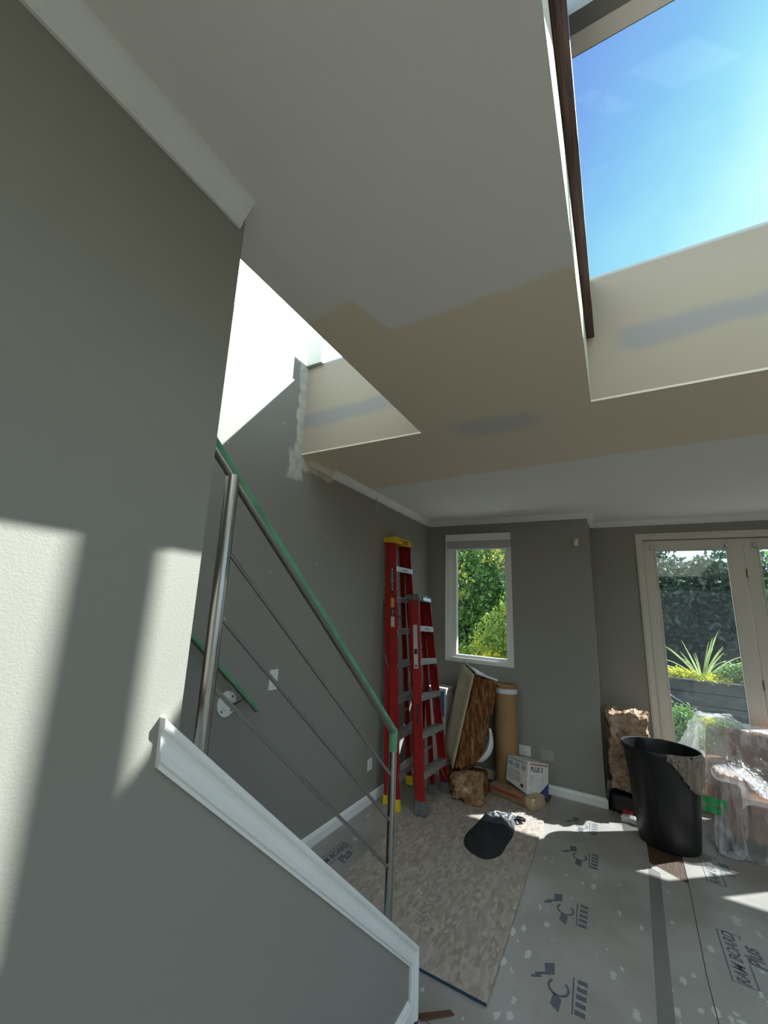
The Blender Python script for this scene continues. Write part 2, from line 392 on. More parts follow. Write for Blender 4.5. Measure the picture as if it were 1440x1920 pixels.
def facing_refl(t):
    lw = N(t, 'ShaderNodeLayerWeight'); lw.inputs[0].default_value = .5
    return math_(t, 'ADD', math_(t, 'MULTIPLY', math_(t, 'POWER', lw.outputs['Facing'], 5.0), .8), .03)
def glass_mat(name, tint=(.93, .97, .96), refl=.05):
    m, t, b, o = newmat(name); t.nodes.remove(b)
    tr = N(t, 'ShaderNodeBsdfTransparent'); tr.inputs[0].default_value = (*tint, 1)
    gl = N(t, 'ShaderNodeBsdfGlossy'); gl.inputs['Roughness'].default_value = .02
    fr = facing_refl(t)
    mxs = N(t, 'ShaderNodeMixShader'); t.links.new(fr, mxs.inputs[0]); t.links.new(tr.outputs[0], mxs.inputs[1]); t.links.new(gl.outputs[0], mxs.inputs[2])
    t.links.new(mxs.outputs[0], o.inputs[0]); return m
M_GLASS = glass_mat('window_glass')
def dusty_glass():
    m, t, b, o = newmat('dusty_door_glass'); t.nodes.remove(b)
    tr = N(t, 'ShaderNodeBsdfTransparent'); tr.inputs[0].default_value = (.88, .93, .95, 1)
    di = N(t, 'ShaderNodeBsdfTranslucent'); di.inputs[0].default_value = (.75, .85, .95, 1)
    m1 = N(t, 'ShaderNodeMixShader'); m1.inputs[0].default_value = .006; t.links.new(tr.outputs[0], m1.inputs[1]); t.links.new(di.outputs[0], m1.inputs[2])
    gl = N(t, 'ShaderNodeBsdfGlossy'); gl.inputs['Roughness'].default_value = .02
    fr = facing_refl(t)
    mxs = N(t, 'ShaderNodeMixShader'); t.links.new(fr, mxs.inputs[0]); t.links.new(m1.outputs[0], mxs.inputs[1]); t.links.new(gl.outputs[0], mxs.inputs[2])
    t.links.new(mxs.outputs[0], o.inputs[0]); return m
M_DGLASS = dusty_glass()
def film_mat(name, alpha, col, rough=.18):
    m, t, b, o = newmat(name)
    b.inputs['Base Color'].default_value = (*col, 1); b.inputs['Roughness'].default_value = rough
    b.inputs['Specular IOR Level'].default_value = .9
    tcn = N(t, 'ShaderNodeTexCoord')
    n1 = math_(t, 'ABSOLUTE', math_(t, 'SUBTRACT', noise_(t, tcn.outputs['Object'], 2.6, 3, .5, sc=(1, 1.8, .8)), .5))
    n2 = math_(t, 'ABSOLUTE', math_(t, 'SUBTRACT', noise_(t, tcn.outputs['Object'], 5.5, 3, .5, sc=(1.8, 1, .5)), .5))
    n = math_(t, 'SUBTRACT', 1.0, math_(t, 'ADD', n1, n2))
    tr = N(t, 'ShaderNodeBsdfTransparent'); tl = N(t, 'ShaderNodeBsdfTranslucent'); tl.inputs[0].default_value = (*col, 1)
    m1 = N(t, 'ShaderNodeMixShader'); m1.inputs[0].default_value = .35; t.links.new(b.outputs[0], m1.inputs[1]); t.links.new(tl.outputs[0], m1.inputs[2])
    lw = N(t, 'ShaderNodeLayerWeight'); lw.inputs[0].default_value = .35
    ridge = sstep(t, n, .86, .99)
    a = math_(t, 'ADD', math_(t, 'ADD', math_(t, 'MULTIPLY', lw.outputs['Facing'], .35), math_(t, 'MULTIPLY', ridge, .30)), alpha, clamp=True)
    m2 = N(t, 'ShaderNodeMixShader'); t.links.new(a, m2.inputs[0]); t.links.new(tr.outputs[0], m2.inputs[1]); t.links.new(m1.outputs[0], m2.inputs[2])
    bp = N(t, 'ShaderNodeBump', i={'Strength': .9, 'Distance': .10}); t.links.new(n, bp.inputs['Height']); t.links.new(bp.outputs[0], b.inputs['Normal'])
    t.links.new(m2.outputs[0], o.inputs[0]); return m
def bin_mat():
    m, t, b, o = newmat('scuffed_black_plastic'); tcn, q = pos_nodes(t); v = tcn.outputs['Object']
    k = AND(t, sstep(t, noise_(t, v, 22, 6, .65, sc=(1, 1, .3)), .60, .72), sstep(t, noise_(t, v, 4, 3), .45, .6))
    c = mixc(t, math_(t, 'MULTIPLY', k, .7), (.008, .008, .009), (.12, .12, .115))
    t.links.new(c, b.inputs['Base Color']); b.inputs['Roughness'].default_value = .42; return m
M_BIN = bin_mat()
M_FILM = film_mat('clear_plastic_sheeting', .31, (.86, .86, .88), .24)
M_RAG = film_mat('beige_plastic_liner', .75, (.42, .35, .28), .4)
def leaf_mat(name, a, b_, yellow=None, ythr=.55):
    m, t, b, o = newmat(name); g = N(t, 'ShaderNodeNewGeometry'); tcn = N(t, 'ShaderNodeTexCoord')
    c = ramp(t, [(0, a), (1, b_)], g.outputs['Random Per Island']).outputs[0]
    if yellow:
        n = noise_(t, tcn.outputs['Object'], .9, 3); c = mixc(t, sstep(t, n, ythr, ythr+.08), c, yellow)
    t.links.new(c, b.inputs['Base Color']); b.inputs['Roughness'].default_value = .5
    tl = N(t, 'ShaderNodeBsdfTranslucent'); t.links.new(c, tl.inputs[0])
    ms = N(t, 'ShaderNodeMixShader'); ms.inputs[0].default_value = .45; t.links.new(b.outputs[0], ms.inputs[1]); t.links.new(tl.outputs[0], ms.inputs[2])
    t.links.new(ms.outputs[0], o.inputs[0]); return m

# ------------------------------------------------------------------ room numbers (metres)
L, BK, BD, CZ = -2.087, 5.29, 5.888, 2.965       # left wall, back wall, door wall, ceiling
NX, NY = -.902, .711                              # stair side wall face and its end
OX, SX, WY, GZ = -1.047, -.042, 2.49, 3.737       # skylight wells
XB, XR, YF = -.22, 3.2, -3.0
WELL_NEAR, WELL_R = -1.3, 2.4

# floor
struct('floor', MB().box(L-.15, XR+.15, YF-.15, BD+.12, -.12, 0), M_FLOORW)
# left wall (goes up into the skylight well)
struct('wall_left', MB().box(L-.15, L, YF-.15, BK+.15, 0, GZ), M_LWALL)
# back wall with window hole, the jog and the door wall
wx0, wx1, wz0, wz1 = -1.853, -1.041, 1.205, 2.70
mb = MB(); T = .17
mb.box(L, wx0, BK, BK+T, 0, CZ).box(wx1, XB, BK, BK+T, 0, CZ).box(wx0, wx1, BK, BK+T, 0, wz0).box(wx0, wx1, BK, BK+T, wz1, CZ)
struct('wall_back', mb, M_WALL)
struct('wall_jog', MB().box(XB-.14, XB, BK+T, BD+.12, 0, CZ), M_WALL)
dx0, dx1, dz1 = .30, 2.93, 2.725
mb = MB().box(XB, dx0, BD, BD+.12, 0, CZ).box(dx1, XR, BD, BD+.12, 0, CZ).box(dx0, dx1, BD, BD+.12, dz1, CZ)
struct('wall_doors', mb, M_WALL)
mb = MB(); ra, rb, rz0, rz1 = -2.4, 2.2, .45, 2.55
mb.box(XR, XR+.15, YF-.15, ra, 0, CZ).box(XR, XR+.15, rb, BD+.12, 0, CZ).box(XR, XR+.15, ra, rb, 0, rz0).box(XR, XR+.15, ra, rb, rz1, CZ)
struct('wall_right', mb, M_WALL)
w = struct('window_2', MB().box(XR+.07, XR+.076, ra+.05, rb-.05, rz0+.05, rz1-.05), M_GLASS)  # unseen window added to light the stair side wall
mb = MB().box(XR+.04, XR+.11, ra, rb, rz0, rz0+.05).box(XR+.04, XR+.11, ra, rb, rz1-.05, rz1)
for q in range(5): y = ra+(rb-ra-.05)*q/4; mb.box(XR+.04, XR+.11, y, y+.05, rz0+.05, rz1-.05)
mb.build('window_frame', M_TRIM, w)
struct('wall_front', MB().box(L, XR, YF-.15, YF, 0, CZ), M_WALL)
# stair side wall: full height up to NY, then knee wall with sloping top
TW = .115
def slope_z(y): return 1.462 - .815*(y-.66)
poly = [(YF, 0), (2.165, 0), (2.165, slope_z(2.165)), (NY, slope_z(NY)), (NY, CZ), (YF, CZ)]
struct('wall_stair', MB().prism(poly, NX-TW, NX, lambda u, v, t: (t, u, v)), M_WALL)
# ceiling slab with the two openings
mb = MB(); c0, c1 = CZ, CZ+.012
mb.box(L, XR, WY, BK+.17, c0, c1).box(XB-.14, XR, BK+.17, BD+.12, c0, c1)
mb.box(L, XR, YF, WELL_NEAR, c0, c1).box(OX, SX, WELL_NEAR, WY, c0, c1).box(WELL_R, XR, WELL_NEAR, WY, c0, c1)
struct('ceiling', mb, M_CEIL)
# well walls
struct('wall_well_far', MB().box(L, WELL_R+.1, WY, WY+.1, c1, GZ), M_WELL)
mb = MB().box(OX+.0, OX+.03, WELL_NEAR, WY, c1, GZ).box(SX-.03, SX, WELL_NEAR, WY, c1, GZ)
struct('wall_well_middle', mb, M_CREAM)
struct('wall_well_side', MB().box(WELL_R, WELL_R+.1, WELL_NEAR, WY, c1, GZ), M_CREAM)
struct('wall_well_near', MB().box(L, WELL_R+.1, WELL_NEAR-.1, WELL_NEAR, c1, GZ), M_CREAM)
# roof
r0, r1 = GZ, GZ+.02
mb = MB().box(L-.3, XR+.3, WY, BD+.2, r0, r1).box(L-.3, XR+.3, YF-.3, WELL_NEAR, r0, r1)
mb.box(L-.3, L, WELL_NEAR, WY, r0, r1).box(OX, SX, WELL_NEAR, WY, r0, r1).box(WELL_R, XR+.3, WELL_NEAR, WY, r0, r1)
mb.box(XR+.15, XR+.3, YF-.3, BD+.2, 2.9, r0).box(L-.3, XR+.3, YF-.3, YF-.15, 2.9, r0)
mb.box(L-.3, XR+.3, BD+.12, BD+.72, 3.0, 3.03).box(L-.3, XR+.3, BD+.05, BD+.2, 2.99, r0)
struct('roof', mb, mat('roof_membrane', (.5, .5, .48), .8))
# skylight glazing
M_FRAMEG = mat('grey_glazing_bar', (.20, .205, .20), .5); M_FRAMEW = mat('pale_glazing_bar', (.75, .74, .70), .5)
for i, (xa, xb_) in enumerate(((L, OX), (0.0, WELL_R))):
    w = struct(f'window_{i+3}', MB().box(xa, xb_, WELL_NEAR, WY, GZ+.004, GZ+.010), M_GLASS)
    fr = MB(); fw = MB()
    for yb in (1.16, -.10):
        fr.box(xa, xb_, yb, yb+.06, GZ-.03, GZ+.10); fw.box(xa, xb_, yb+.06, yb+.125, GZ-.03, GZ+.03)
    fr.build('glazing_bar', M_FRAMEG, w); fw.build('glazing_bar_cap', M_FRAMEW, w)
    if i == 1:
        fr = MB()
        fr.box(xa, xb_, 1.285, 1.30, GZ-.012, GZ+.004); fr.build('rubber_gasket', M_DKG, w)
MB().box(L, L+.155, WY-.035, WY-.001, GZ+.011, GZ+.24).build('corner_post', M_CREAM, bpy.data.objects['wall_well_far'])
# stained wood beam along the open edge of the ceiling panel
o = MB().box(SX+.001, -.001, WELL_NEAR, WY, 3.36, GZ).build('trim_beam', M_BEAM, bevel=.002); o['kind'] = 'structure'

# crown mouldings (out, down)
CROWN = [(0, 0), (.055, 0), (.055, .008), (.048, .012), (.040, .020), (.028, .034), (.020, .046), (.014, .050), (.014, .058), (.008, .062), (.008, .067), (0, .067)]
def crown(name, p0, p1, outv, sc=1, mat_=M_TRIM, m0=0, m1=0):
    p0, p1, outv = Vector(p0), Vector(p1), Vector(outv); d = (p1-p0).normalized(); n = len(CROWN); vs = []
    for P, mt in ((p0, m0), (p1, m1)):
        vs += [P + outv*(u*sc) + d*(u*sc*mt) - Vector((0, 0, v*sc)) for u, v in CROWN]
    mb = MB().add(vs, [tuple(range(n-1, -1, -1)), tuple(range(n, 2*n))] + [(i, (i+1) % n, n+(i+1) % n, n+i) for i in range(n)])
    return struct(name, mb, mat_)
crown('trim_1', (NX, YF, CZ), (NX, .692, CZ), (1, 0, 0), 1.06)
crown('trim_2', (L, 2.92, CZ), (L, 5.24, CZ), (1, 0, 0), 1.0, M_CREAM if False else M_TRIM)
crown('trim_3', (L, BK, CZ), (XB, BK, CZ), (0, -1, 0), 1.0, m1=1)
crown('trim_4', (XB, BK, CZ), (XB, BD, CZ), (1, 0, 0), 1.0, m0=-1, m1=-1)
crown('trim_5', (XB, BD, CZ), (XR, BD, CZ), (0, -1, 0), 1.0, m0=1)
# bare strip left of the missing crown
struct('trim_6', MB().box(L, L+.012, 2.60, 2.92, CZ-.06, CZ), M_CREAM)
# baseboards (out, up)
BB = [(0, 0), (.016, 0), (.016, .066), (.012, .074), (.012, .080), (.006, .088), (0, .090)]
def base(name, p0, p1, outv, m0=0, m1=0, sc=1):
    p0, p1, outv = Vector(p0), Vector(p1), Vector(outv); d = (p1-p0).normalized(); n = len(BB); vs = []
    for P, mt in ((p0, m0), (p1, m1)): vs += [P + outv*(u*sc) + d*(u*sc*mt) + Vector((0, 0, v*sc)) for u, v in BB]
    return struct(name, MB().add(vs, [tuple(range(n-1, -1, -1)), tuple(range(n, 2*n))] + [(i, (i+1) % n, n+(i+1) % n, n+i) for i in range(n)]), M_TRIM)
base('baseboard_left', (L, 2.2, 0), (L, BK, 0), (1, 0, 0), m1=-1)
base('baseboard_back', (L, BK, 0), (XB, BK, 0), (0, -1, 0), m0=1, m1=1)
base('baseboard_jog', (XB, BK, 0), (XB, BD, 0), (1, 0, 0), m0=-1, m1=-1)
base('baseboard_doors', (XB, BD, 0), (.233, BD, 0), (0, -1, 0), m0=1)
base('baseboard_stair', (NX, YF, 0), (NX, 2.105, 0), (1, 0, 0), sc=1.15)
# stair skirt moulding on the knee wall: sloping run, mitred into a vertical leg
PW = .082
PROF = [(0, 0), (.010, 0), (.012, .10), (.017, .16), (.017, .30), (.012, .36), (.010, .60), (.013, .72), (.018, .80), (.020, .86), (.020, 1), (0, 1)]
def skirt():
    # path of outer (upper) edge in (y,z): A->B->C ; inner offset
    A = Vector((.655, 1.512)); B_ = Vector((2.177, 1.512-.815*(2.177-.655))); C_ = Vector((2.177, 0))
    d1 = (B_-A).normalized(); n1 = Vector((-abs(d1.y)*1, -d1.x)) if False else Vector((d1.y, -d1.x))
    n2 = Vector((-1, 0)); wv = .062
    # inner corner at intersection of offset lines
    ia = A + Vector((.005, -PW/ abs(d1.x)))
    ix = 2.177 - wv; iz = ia.y + (d1.y/d1.x)*(ix-ia.x)
    I = Vector((ix, iz)); IC = Vector((ix, 0))
    n = len(PROF); vs = []
    for O_, I_ in ((A, ia), (B_, I), (C_, IC)):
        for u, w in PROF:
            p = I_ + (O_-I_)*w; vs.append((NX+u*1.1, p.x, p.y))
    fs = [tuple(range(n-1, -1, -1)), tuple(range(2*n, 3*n))]
    for s_ in range(2): fs += [(s_*n+i, s_*n+(i+1) % n, (s_+1)*n+(i+1) % n, (s_+1)*n+i) for i in range(n)]
    mb = MB().add(vs, fs)
    # cap board over the wall top and end
    mb.add([(x, y, z) for x in (NX-TW-.01, NX+.001) for y, z in ((NY, slope_z(NY)-.0), (2.165, slope_z(2.165)), (2.177, B_.y), (NY, 1.512-.815*(NY-.655)))],
           [(0, 1, 2, 3), (7, 6, 5, 4), (0, 4, 5, 1), (1, 5, 6, 2), (2, 6, 7, 3), (3, 7, 4, 0)])
    mb.box(NX-TW-.01, NX+.001, 2.165, 2.177, 0, B_.y)
    return struct('trim_7', mb, M_TRIM)
skirt()
# stairs behind the knee wall
mb = MB(); rise, run = .18, .221
for i in range(9): mb.box(L+.002, NX-TW-.002, YF if i == 8 else 2.15-run*(i+1)-.02, 2.15-run*i, rise*i+.001, rise*(i+1)-.03)
st = tag(mb.build('staircase', mat('stair_oak', (.20, .11, .055), .4, var=.3, vscale=9)), 'oak staircase hidden behind the sloping knee wall', 'stairs')
st['kind'] = 'structure'

# ------------------------------------------------------------------ back window
w = struct('window_1', MB().box(wx0+.115, wx1-.08, BK+.085, BK+.091, wz0+.07, wz1-.05), M_GLASS)
def ring(mb, x0, x1, z0, z1, wd, ya, yb, wl=None, wb=None):
    wl = wl or wd; wb = wb or wd
    return mb.box(x0, x0+wl, ya, yb, z0, z1).box(x1-wd, x1, ya, yb, z0, z1).box(x0+wl, x1-wd, ya, yb, z0, z0+wb).box(x0+wl, x1-wd, ya, yb, z1-wd, z1)
mb = ring(MB(), wx0-.001, wx1+.001, wz0-.001, wz1, .012, BK-.012, BK+.17); mb.build('window_casing', M_TRIM, w, bevel=.002)
ring(MB(), wx0+.012, wx1-.012, wz0+.012, wz1-.01, .035, BK+.012, BK+.13).build('window_frame', M_WHITE, w, bevel=.003)
ring(MB(), wx0+.05, wx1-.045, wz0+.04, wz1-.04, .04, BK+.05, BK+.12, wl=.075).build('window_sash', M_WHITE, w, bevel=.003)
MB().box(wx0+.16, wx0+.19, BK+.074, BK+.084, 1.83, 1.86).build('sash_latch', M_WHITE, w)
# roman shade with valance
sh = thing('roman_shade', 'white box valance with a folded grey woven shade above the window', 'window shade', (-1.44, BK-.04, 2.66))
MB().box(-1.83, -1.03, BK-.085, BK-.001, 2.678, 2.765).build('valance', M_VALANCE, sh, bevel=.003)
mb = MB()
for k in range(3): mb.box(-1.812, -1.032, BK-.078+k*.008, BK-.070+k*.012, 2.575+k*.012, 2.678)
mb.build('folded_fabric', M_SHADE, sh, bevel=.003)
MB().box(-1.818, -1.025, BK-.080, BK-.055, 2.565, 2.580).build('bottom_rail', M_WHITE, sh, bevel=.002)
MB().tube([(-1.765, BK-.06, 2.57), (-1.768, BK-.055, 2.2), (-1.770, BK-.05, 1.86)], .002, 6).tube([(-1.770, BK-.05, 1.87), (-1.770, BK-.05, 1.80)], .006, 8).build('pull_cord', M_WHITE, sh, smooth=True)

# ------------------------------------------------------------------ french doors
def door(idx, x0, x1, handle=False):
    d = struct(f'door_{idx}', MB().box(x0+.11, x1-.11, BD+.045, BD+.051, .26, 2.612), M_DGLASS)
    mb = MB(); ya, yb = BD+.02, BD+.066
    mb.box(x0, x0+.108, ya, yb, .01, 2.715).box(x1-.125, x1, ya, yb, .01, 2.715).box(x0+.108, x1-.125, ya, yb, 2.608, 2.715).box(x0+.108, x1-.125, ya, yb, .01, .26)
    mb.build('door_frame', M_DOORP, d, bevel=.003)
    ring(MB(), x0+.108, x1-.125, .26, 2.608, .012, ya-.004, ya+.02).build('glazing_bead', M_DOORP, d, bevel=.002)
    for xx in (x0+.085, x1-.13):
        MB().box(xx-.012, xx+.012, ya-.035, ya, 2.62, 2.66).build('shade_bracket', M_STEEL, d, bevel=.002)
    for z in (.25, 1.25, 2.35):
        MB().cyl((x1+.003, ya-.006, z-.045), (x1+.003, ya-.006, z+.045), .006, n=10).build('hinge', M_BRASS, d, smooth=True)
    return d
door(1, .302, 1.170); door(2, 1.176, 2.044); door(3, 2.050, 2.918)
# casing round the doors
CAS = MB()
CAS.box(.233, .300, BD-.022, BD, 0, 2.80).box(.300, 2.93, BD-.022, BD, 2.728, 2.80).box(2.93, 2.997, BD-.022, BD, 0, 2.80)
CAS.box(.245, .262, BD-.028, BD-.02, 0, 2.788).box(.262, 2.96, BD-.028, BD-.02, 2.771, 2.788)
o = struct('trim_8', CAS, M_DOORP, bevel=.003)
struct('trim_9', MB().box(.29, 2.94, BD, BD+.13, -.01, .012), M_ALU)   # threshold

# ------------------------------------------------------------------ small wall fixtures
def plate(name, label, cat, c, ax, w, h, m_, kind, group=None):
    t = thing(name, label, cat, c, group)
    def P(u, v, d):       # u along wall, v up, d out
        return (c[0]+d, c[1]+u, c[2]+v) if ax == 'x' else (c[0]+u, c[1]-d, c[2]+v)
    def bx(mb, u0, u1, v0, v1, d0, d1):
        cs = [P(u, v, d) for v in (v0, v1) for d in (d0, d1) for u in (u0, u1)]; return mb.hexa(cs)
    bx(MB(), -w/2, w/2, -h/2, h/2, 0, .006).build('cover_plate', m_, t, bevel=.002)
    if kind == 'switch':
        bx(MB(), -.017, .017, -.034, .034, .006, .009).build('rocker', m_, t, bevel=.0015)
    if kind == 'outlet':
        for s in (-1, 1):
            r = bx(MB(), -.016, .016, s*.020-.014, s*.020+.014, .006, .0085).build('receptacle', m_, t, bevel=.002)
            [bx(MB(), q, q+.003, s*.02-.004, s*.02+.006, .0085, .009).build('slot', M_SCREW, r) for q in (-.008, .005)]
    if kind != 'blank':
        for v in (-.045, .045): bx(MB(), -.003, .003, v-.003, v+.003, .006, .0075).build('screw', M_ALU, t)
    return t
M_PLATEG = mat('painted_plate', (.36, .355, .335), .45)
plate('light_switch', 'white rocker light switch plate on left wall behind the stair railing', 'switch', (L, 2.385, 1.253), 'x', .085, .135, M_WHITE, 'switch')
plate('wall_outlet', 'white outlet on the left wall low near the ladders', 'outlet', (L, 3.858, .340), 'x', .085, .10, M_WHITE, 'outlet')
plate('wall_outlet', 'white outlet on the back wall just above the printed compound box', 'outlet', (-.955, BK, .365), 'y', .12, .10, M_WHITE, 'outlet')
plate('blank_cover_plate', 'wall coloured blank plate on back wall right of the printed box', 'cover plate', (-.735, BK, .365), 'y', .13, .10, M_PLATEG, 'blank')
t = thing('wall_sensor', 'small cream sensor box high on the back wall', 'sensor', (-.340, BK, 2.63))
MB().box(-.362, -.318, BK-.022, BK, 2.588, 2.672).build('housing', M_CREAM, t, bevel=.004)
MB().cyl((-.346, BK-.024, 2.655), (-.346, BK-.02, 2.655), .007).build('sensor_eye', M_SCREW, t)
MB().cyl((-.326, BK-.024, 2.60), (-.326, BK-.02, 2.60), .004).build('screw', M_ALU, t)
t = thing('ceiling_vent', 'white slotted air register set in the ceiling above the window', 'vent', (-.93, 5.06, CZ))
ring(MB(), -1.09, -.77, 0, 0, 0, 0, 0) if False else None
mb = MB(); mb.box(-1.09, -1.065, 4.96, 5.16, CZ-.006, CZ).box(-.795, -.77, 4.96, 5.16, CZ-.006, CZ).box(-1.065, -.795, 4.96, 4.985, CZ-.006, CZ).box(-1.065, -.795, 5.135, 5.16, CZ-.006, CZ)
mb.build('vent_frame', M_TRIM, t, bevel=.002)
MB().box(-1.065, -.795, 4.985, 5.135, CZ-.002, CZ-.0005).build('backing', M_SCREW, t)
for k in range(4):
    y = 5.012+k*.032; MB().bar((-1.065, y, CZ-.004), (-.795, y, CZ-.004), .009, .002, (0, .6, 1)).build('louvre', M_TRIM, t)
tag(MB().tube([(L+.03, 3.73, CZ-.04), (L+.028, 3.735, 2.86), (L+.032, 3.745, 2.75)], .004, 6).build('hanging_string', mat('twine', (.6, .5, .4), .9), smooth=True), 'thin pale string hanging down from the crown on the left wall', 'string')

# ------------------------------------------------------------------ stair railing
RX = NX-.06
def rail_z(y): return 2.207-.810*(y-.766)
t = thing('stair_railing', 'steel stair railing with green masking tape wrapped along its top rail', 'railing', (RX, 1.4, .9))
pt = [(RX, -.6, rail_z(-.6)), (RX, 2.012, rail_z(2.012)), (RX, 2.012, rail_z(2.012)-.03)]
MB().tube([(RX, -.6, rail_z(-.6)), (RX, 2.012, rail_z(2.012)+.002)], .0185, 20).build('top_rail', M_STEEL, t, smooth=True)
MB().tube([(RX, -.6, rail_z(-.6)), (RX, 2.02, rail_z(2.02)+.003)], .0198, 24, False, math.radians(-28), math.radians(175), (0, 0, 1)).build('rail_tape', M_TAPE, t, smooth=True)
MB().tube([(RX, .835, 1.30), (RX, .835, rail_z(.835))], .0205, 24).build('post', M_STEEL, t, smooth=True)
MB().tube([(RX, 2.008, .36), (RX, 2.008, rail_z(2.008)+.01)], .0185, 24).build('post', M_STEEL, t, smooth=True)
MB().tube([(RX, 2.008, rail_z(2.008)-.085), (RX, 2.008, rail_z(2.008)-.02), (RX, 2.004, rail_z(2.008)+.014)], .0205, 24).build('post_tape', M_TAPE, t, smooth=True)
for z0 in (1.916, 1.728, 1.541):
    MB().tube([(RX, .835, z0+.018), (RX, 2.008, z0+.018-.795*(2.008-.835))], .0066, 12).build('infill_rod', M_STEEL, t, smooth=True)
for (yy) in (.855,):
    MB().lathe([(0, 0), (.009, 0), (.009, .006), (.004, .012), (0, .012)], (RX, yy+.02, slope_z(yy+.02)+.058), 10).build('fixing_screw', M_ALU, t, smooth=True)
t = thing('wall_handrail', 'short steel handrail with green tape bracketed to the left wall', 'handrail', (L, 1.9, 1.3))
hx = L+.09
def hz(y): return 1.585-.813*(y-1.562)
MB().tube([(hx, -.4, hz(-.4)), (hx, 2.150, hz(2.150))], .0185, 20).build('handrail_tube', M_STEEL, t, smooth=True)
MB().tube([(hx, -.4, hz(-.4)), (hx, 2.152, hz(2.152))], .0198, 24, False, math.radians(-25), math.radians(170), (0, 0, 1)).build('handrail_tape', M_TAPE, t, smooth=True)
fl = MB().tube([(L, 1.971, 1.156), (L+.008, 1.971, 1.156)], .074, 32, ref=(0, 0, 1)).tube([(L+.008, 1.971, 1.156), (L+.016, 1.971, 1.156)], .040, 24).build('flange', M_TRIM, t, smooth=True)
for a in range(4):
    aa = math.radians(45+90*a); y, z = 1.971+.056*math.cos(aa), 1.156+.056*math.sin(aa)
    MB().cyl((L+.008, y, z), (L+.0095, y, z), .007, n=10).build('screw_hole', M_SCREW, fl)
MB().tube([(L+.01, 1.971, 1.156), (L+.05, 1.985, 1.160), (L+.078, 2.01, 1.185), (hx, 2.02, hz(2.02)-.015)], .010, 10).build('bracket_arm', M_STEEL, t, smooth=True)

# ------------------------------------------------------------------ floor coverings
def sheet(name, label, cat, poly, z0, z1, m_, group=None, jit=0):
    mb = MB().prism(poly, z0, z1, lambda u, v, t_: (u, v, t_)); o = mb.build(name, m_); return tag(o, label, cat, group)
b1 = sheet('floor_protection_board', 'wide brown protection board with ram head prints and paint spots across the floor', 'floor protection',
  [(-.60, -2.95), (.262, -2.95), (.262, 3.30), (.292, 4.25), (.075, 4.40), (.07, 5.27), (-.70, 5.27), (-.72, 4.0), (-.66, 2.5)], .0015, .003, M_BOARD)
b2_ = sheet('floor_protection_board', 'brown protection board with boxed lettering at the right by the covered sofa', 'floor protection',
  [(.266, -2.95), (3.15, -2.95), (3.15, 5.8), (.31, 5.8), (.297, 4.30), (.266, 3.30)], .001, .004, M_BOARD)
b3 = sheet('floor_protection_board', 'brown protection board between the left baseboard and the strand board', 'floor protection',
  [(-2.068, 2.19), (-1.52, 2.19), (-1.50, 5.27), (-2.068, 5.27)], .0008, .0025, M_BOARD)
b4 = sheet('floor_protection_board', 'brown protection board under the near end of the strand board by the knee wall', 'floor protection',
  [(-1.5, 2.19), (-.62, 2.19), (-.62, 2.75), (-1.5, 2.75)], .001, .0028, M_BOARD)
b5 = sheet('floor_protection_board', 'brown protection board along the near side beneath the knee wall baseboard', 'floor protection',
  [(-.875, -2.95), (-.605, -2.95), (-.605, 2.185), (-.875, 2.185)], .001, .0024, M_BOARD)
M_DTAPE = mat('brown_seam_tape', (.19, .175, .165), .35, var=.1)
tp = sheet('seam_tape', 'dark brown strip of tape running along the middle of the floor', 'tape', [(-.10, -2.0), (-.04, -2.0), (.135, 4.28), (.064, 4.33)], .0032, .0037, M_DTAPE)
ob = thing('strand_board', 'large paint spotted strand board lying on the floor beneath the ladders', 'board', (-1.2, 3.7, .004))
MB().prism([(-1.70, 2.42), (-.643, 2.42), (-.690, 5.0), (-1.70, 5.0)], .0045, .0165, lambda u, v, t_: (u, v, t_)).build('panel', M_OSB, ob)
MB().box(-1.70, -.6425, 2.4165, 2.4205, .005, .0160).build('sealed_edge', M_OSBE, ob)
MZ = frame_m((-1.28, 2.72, .0168), (.28, .96, 0), (-.96, .28, 0))
text_obj('865 SCJ', .10, mat('pencil_ink', (.27, .21, .18), .8), 'pencil_writing', ob, frame_m((-1.10, 2.85, .0168), (-.10, .99, 0), (-.99, -.10, 0)), extrude=.0001)
TZ = .0168
# prints on the boards
def ram_print(parent, cx, cy, z, s=1.0):
    mb = MB()
    def poly(pts): 
        mb.prism([(cx+s*v*-1, cy+s*u) for u, v in pts], z, z+.0003, lambda a, b_, t_: (a, b_, t_))
    # u along +y, v towards -x
    poly([(.045, .035), (.125, .050), (.155, .005), (.075, -.005)])
    poly([(-.045, -.012), (-.120, -.005), (-.150, -.045), (-.065, -.050)])
    for k in range(16):
        a0 = math.pi*(.25+1.55*k/16); a1 = math.pi*(.25+1.55*(k+1)/16)
        R0, R1 = .050, .038
        poly([(R0*math.cos(a0)*1.15+.0, -.03+R0*math.sin(a0)), (R0*math.cos(a1)*1.15, -.03+R0*math.sin(a1)), (R1*math.cos(a1)*1.15, -.03+R1*math.sin(a1)), (R1*math.cos(a0)*1.15, -.03+R1*math.sin(a0))])
    poly([(.02, .045), (.035, .06), (.0, .10), (-.01, .09)]); poly([(.05, .03), (.065, .04), (.03, .085), (.02, .075)])
    poly([(-.12, -.095), (.115, -.085), (.115, -.092), (-.12, -.102)])
    for k in range(5): poly([(-.115+k*.05, -.108), (-.085+k*.05, -.106), (-.085+k*.05, -.150), (-.115+k*.05, -.152)])
    return mb.build('ram_head_print', M_INK, parent)
for (cx, cy) in ((-.435, 3.40), (-.405, 2.74), (-.405, 4.14), (-.43, 4.72)): ram_print(b1, cx, cy, .0031)
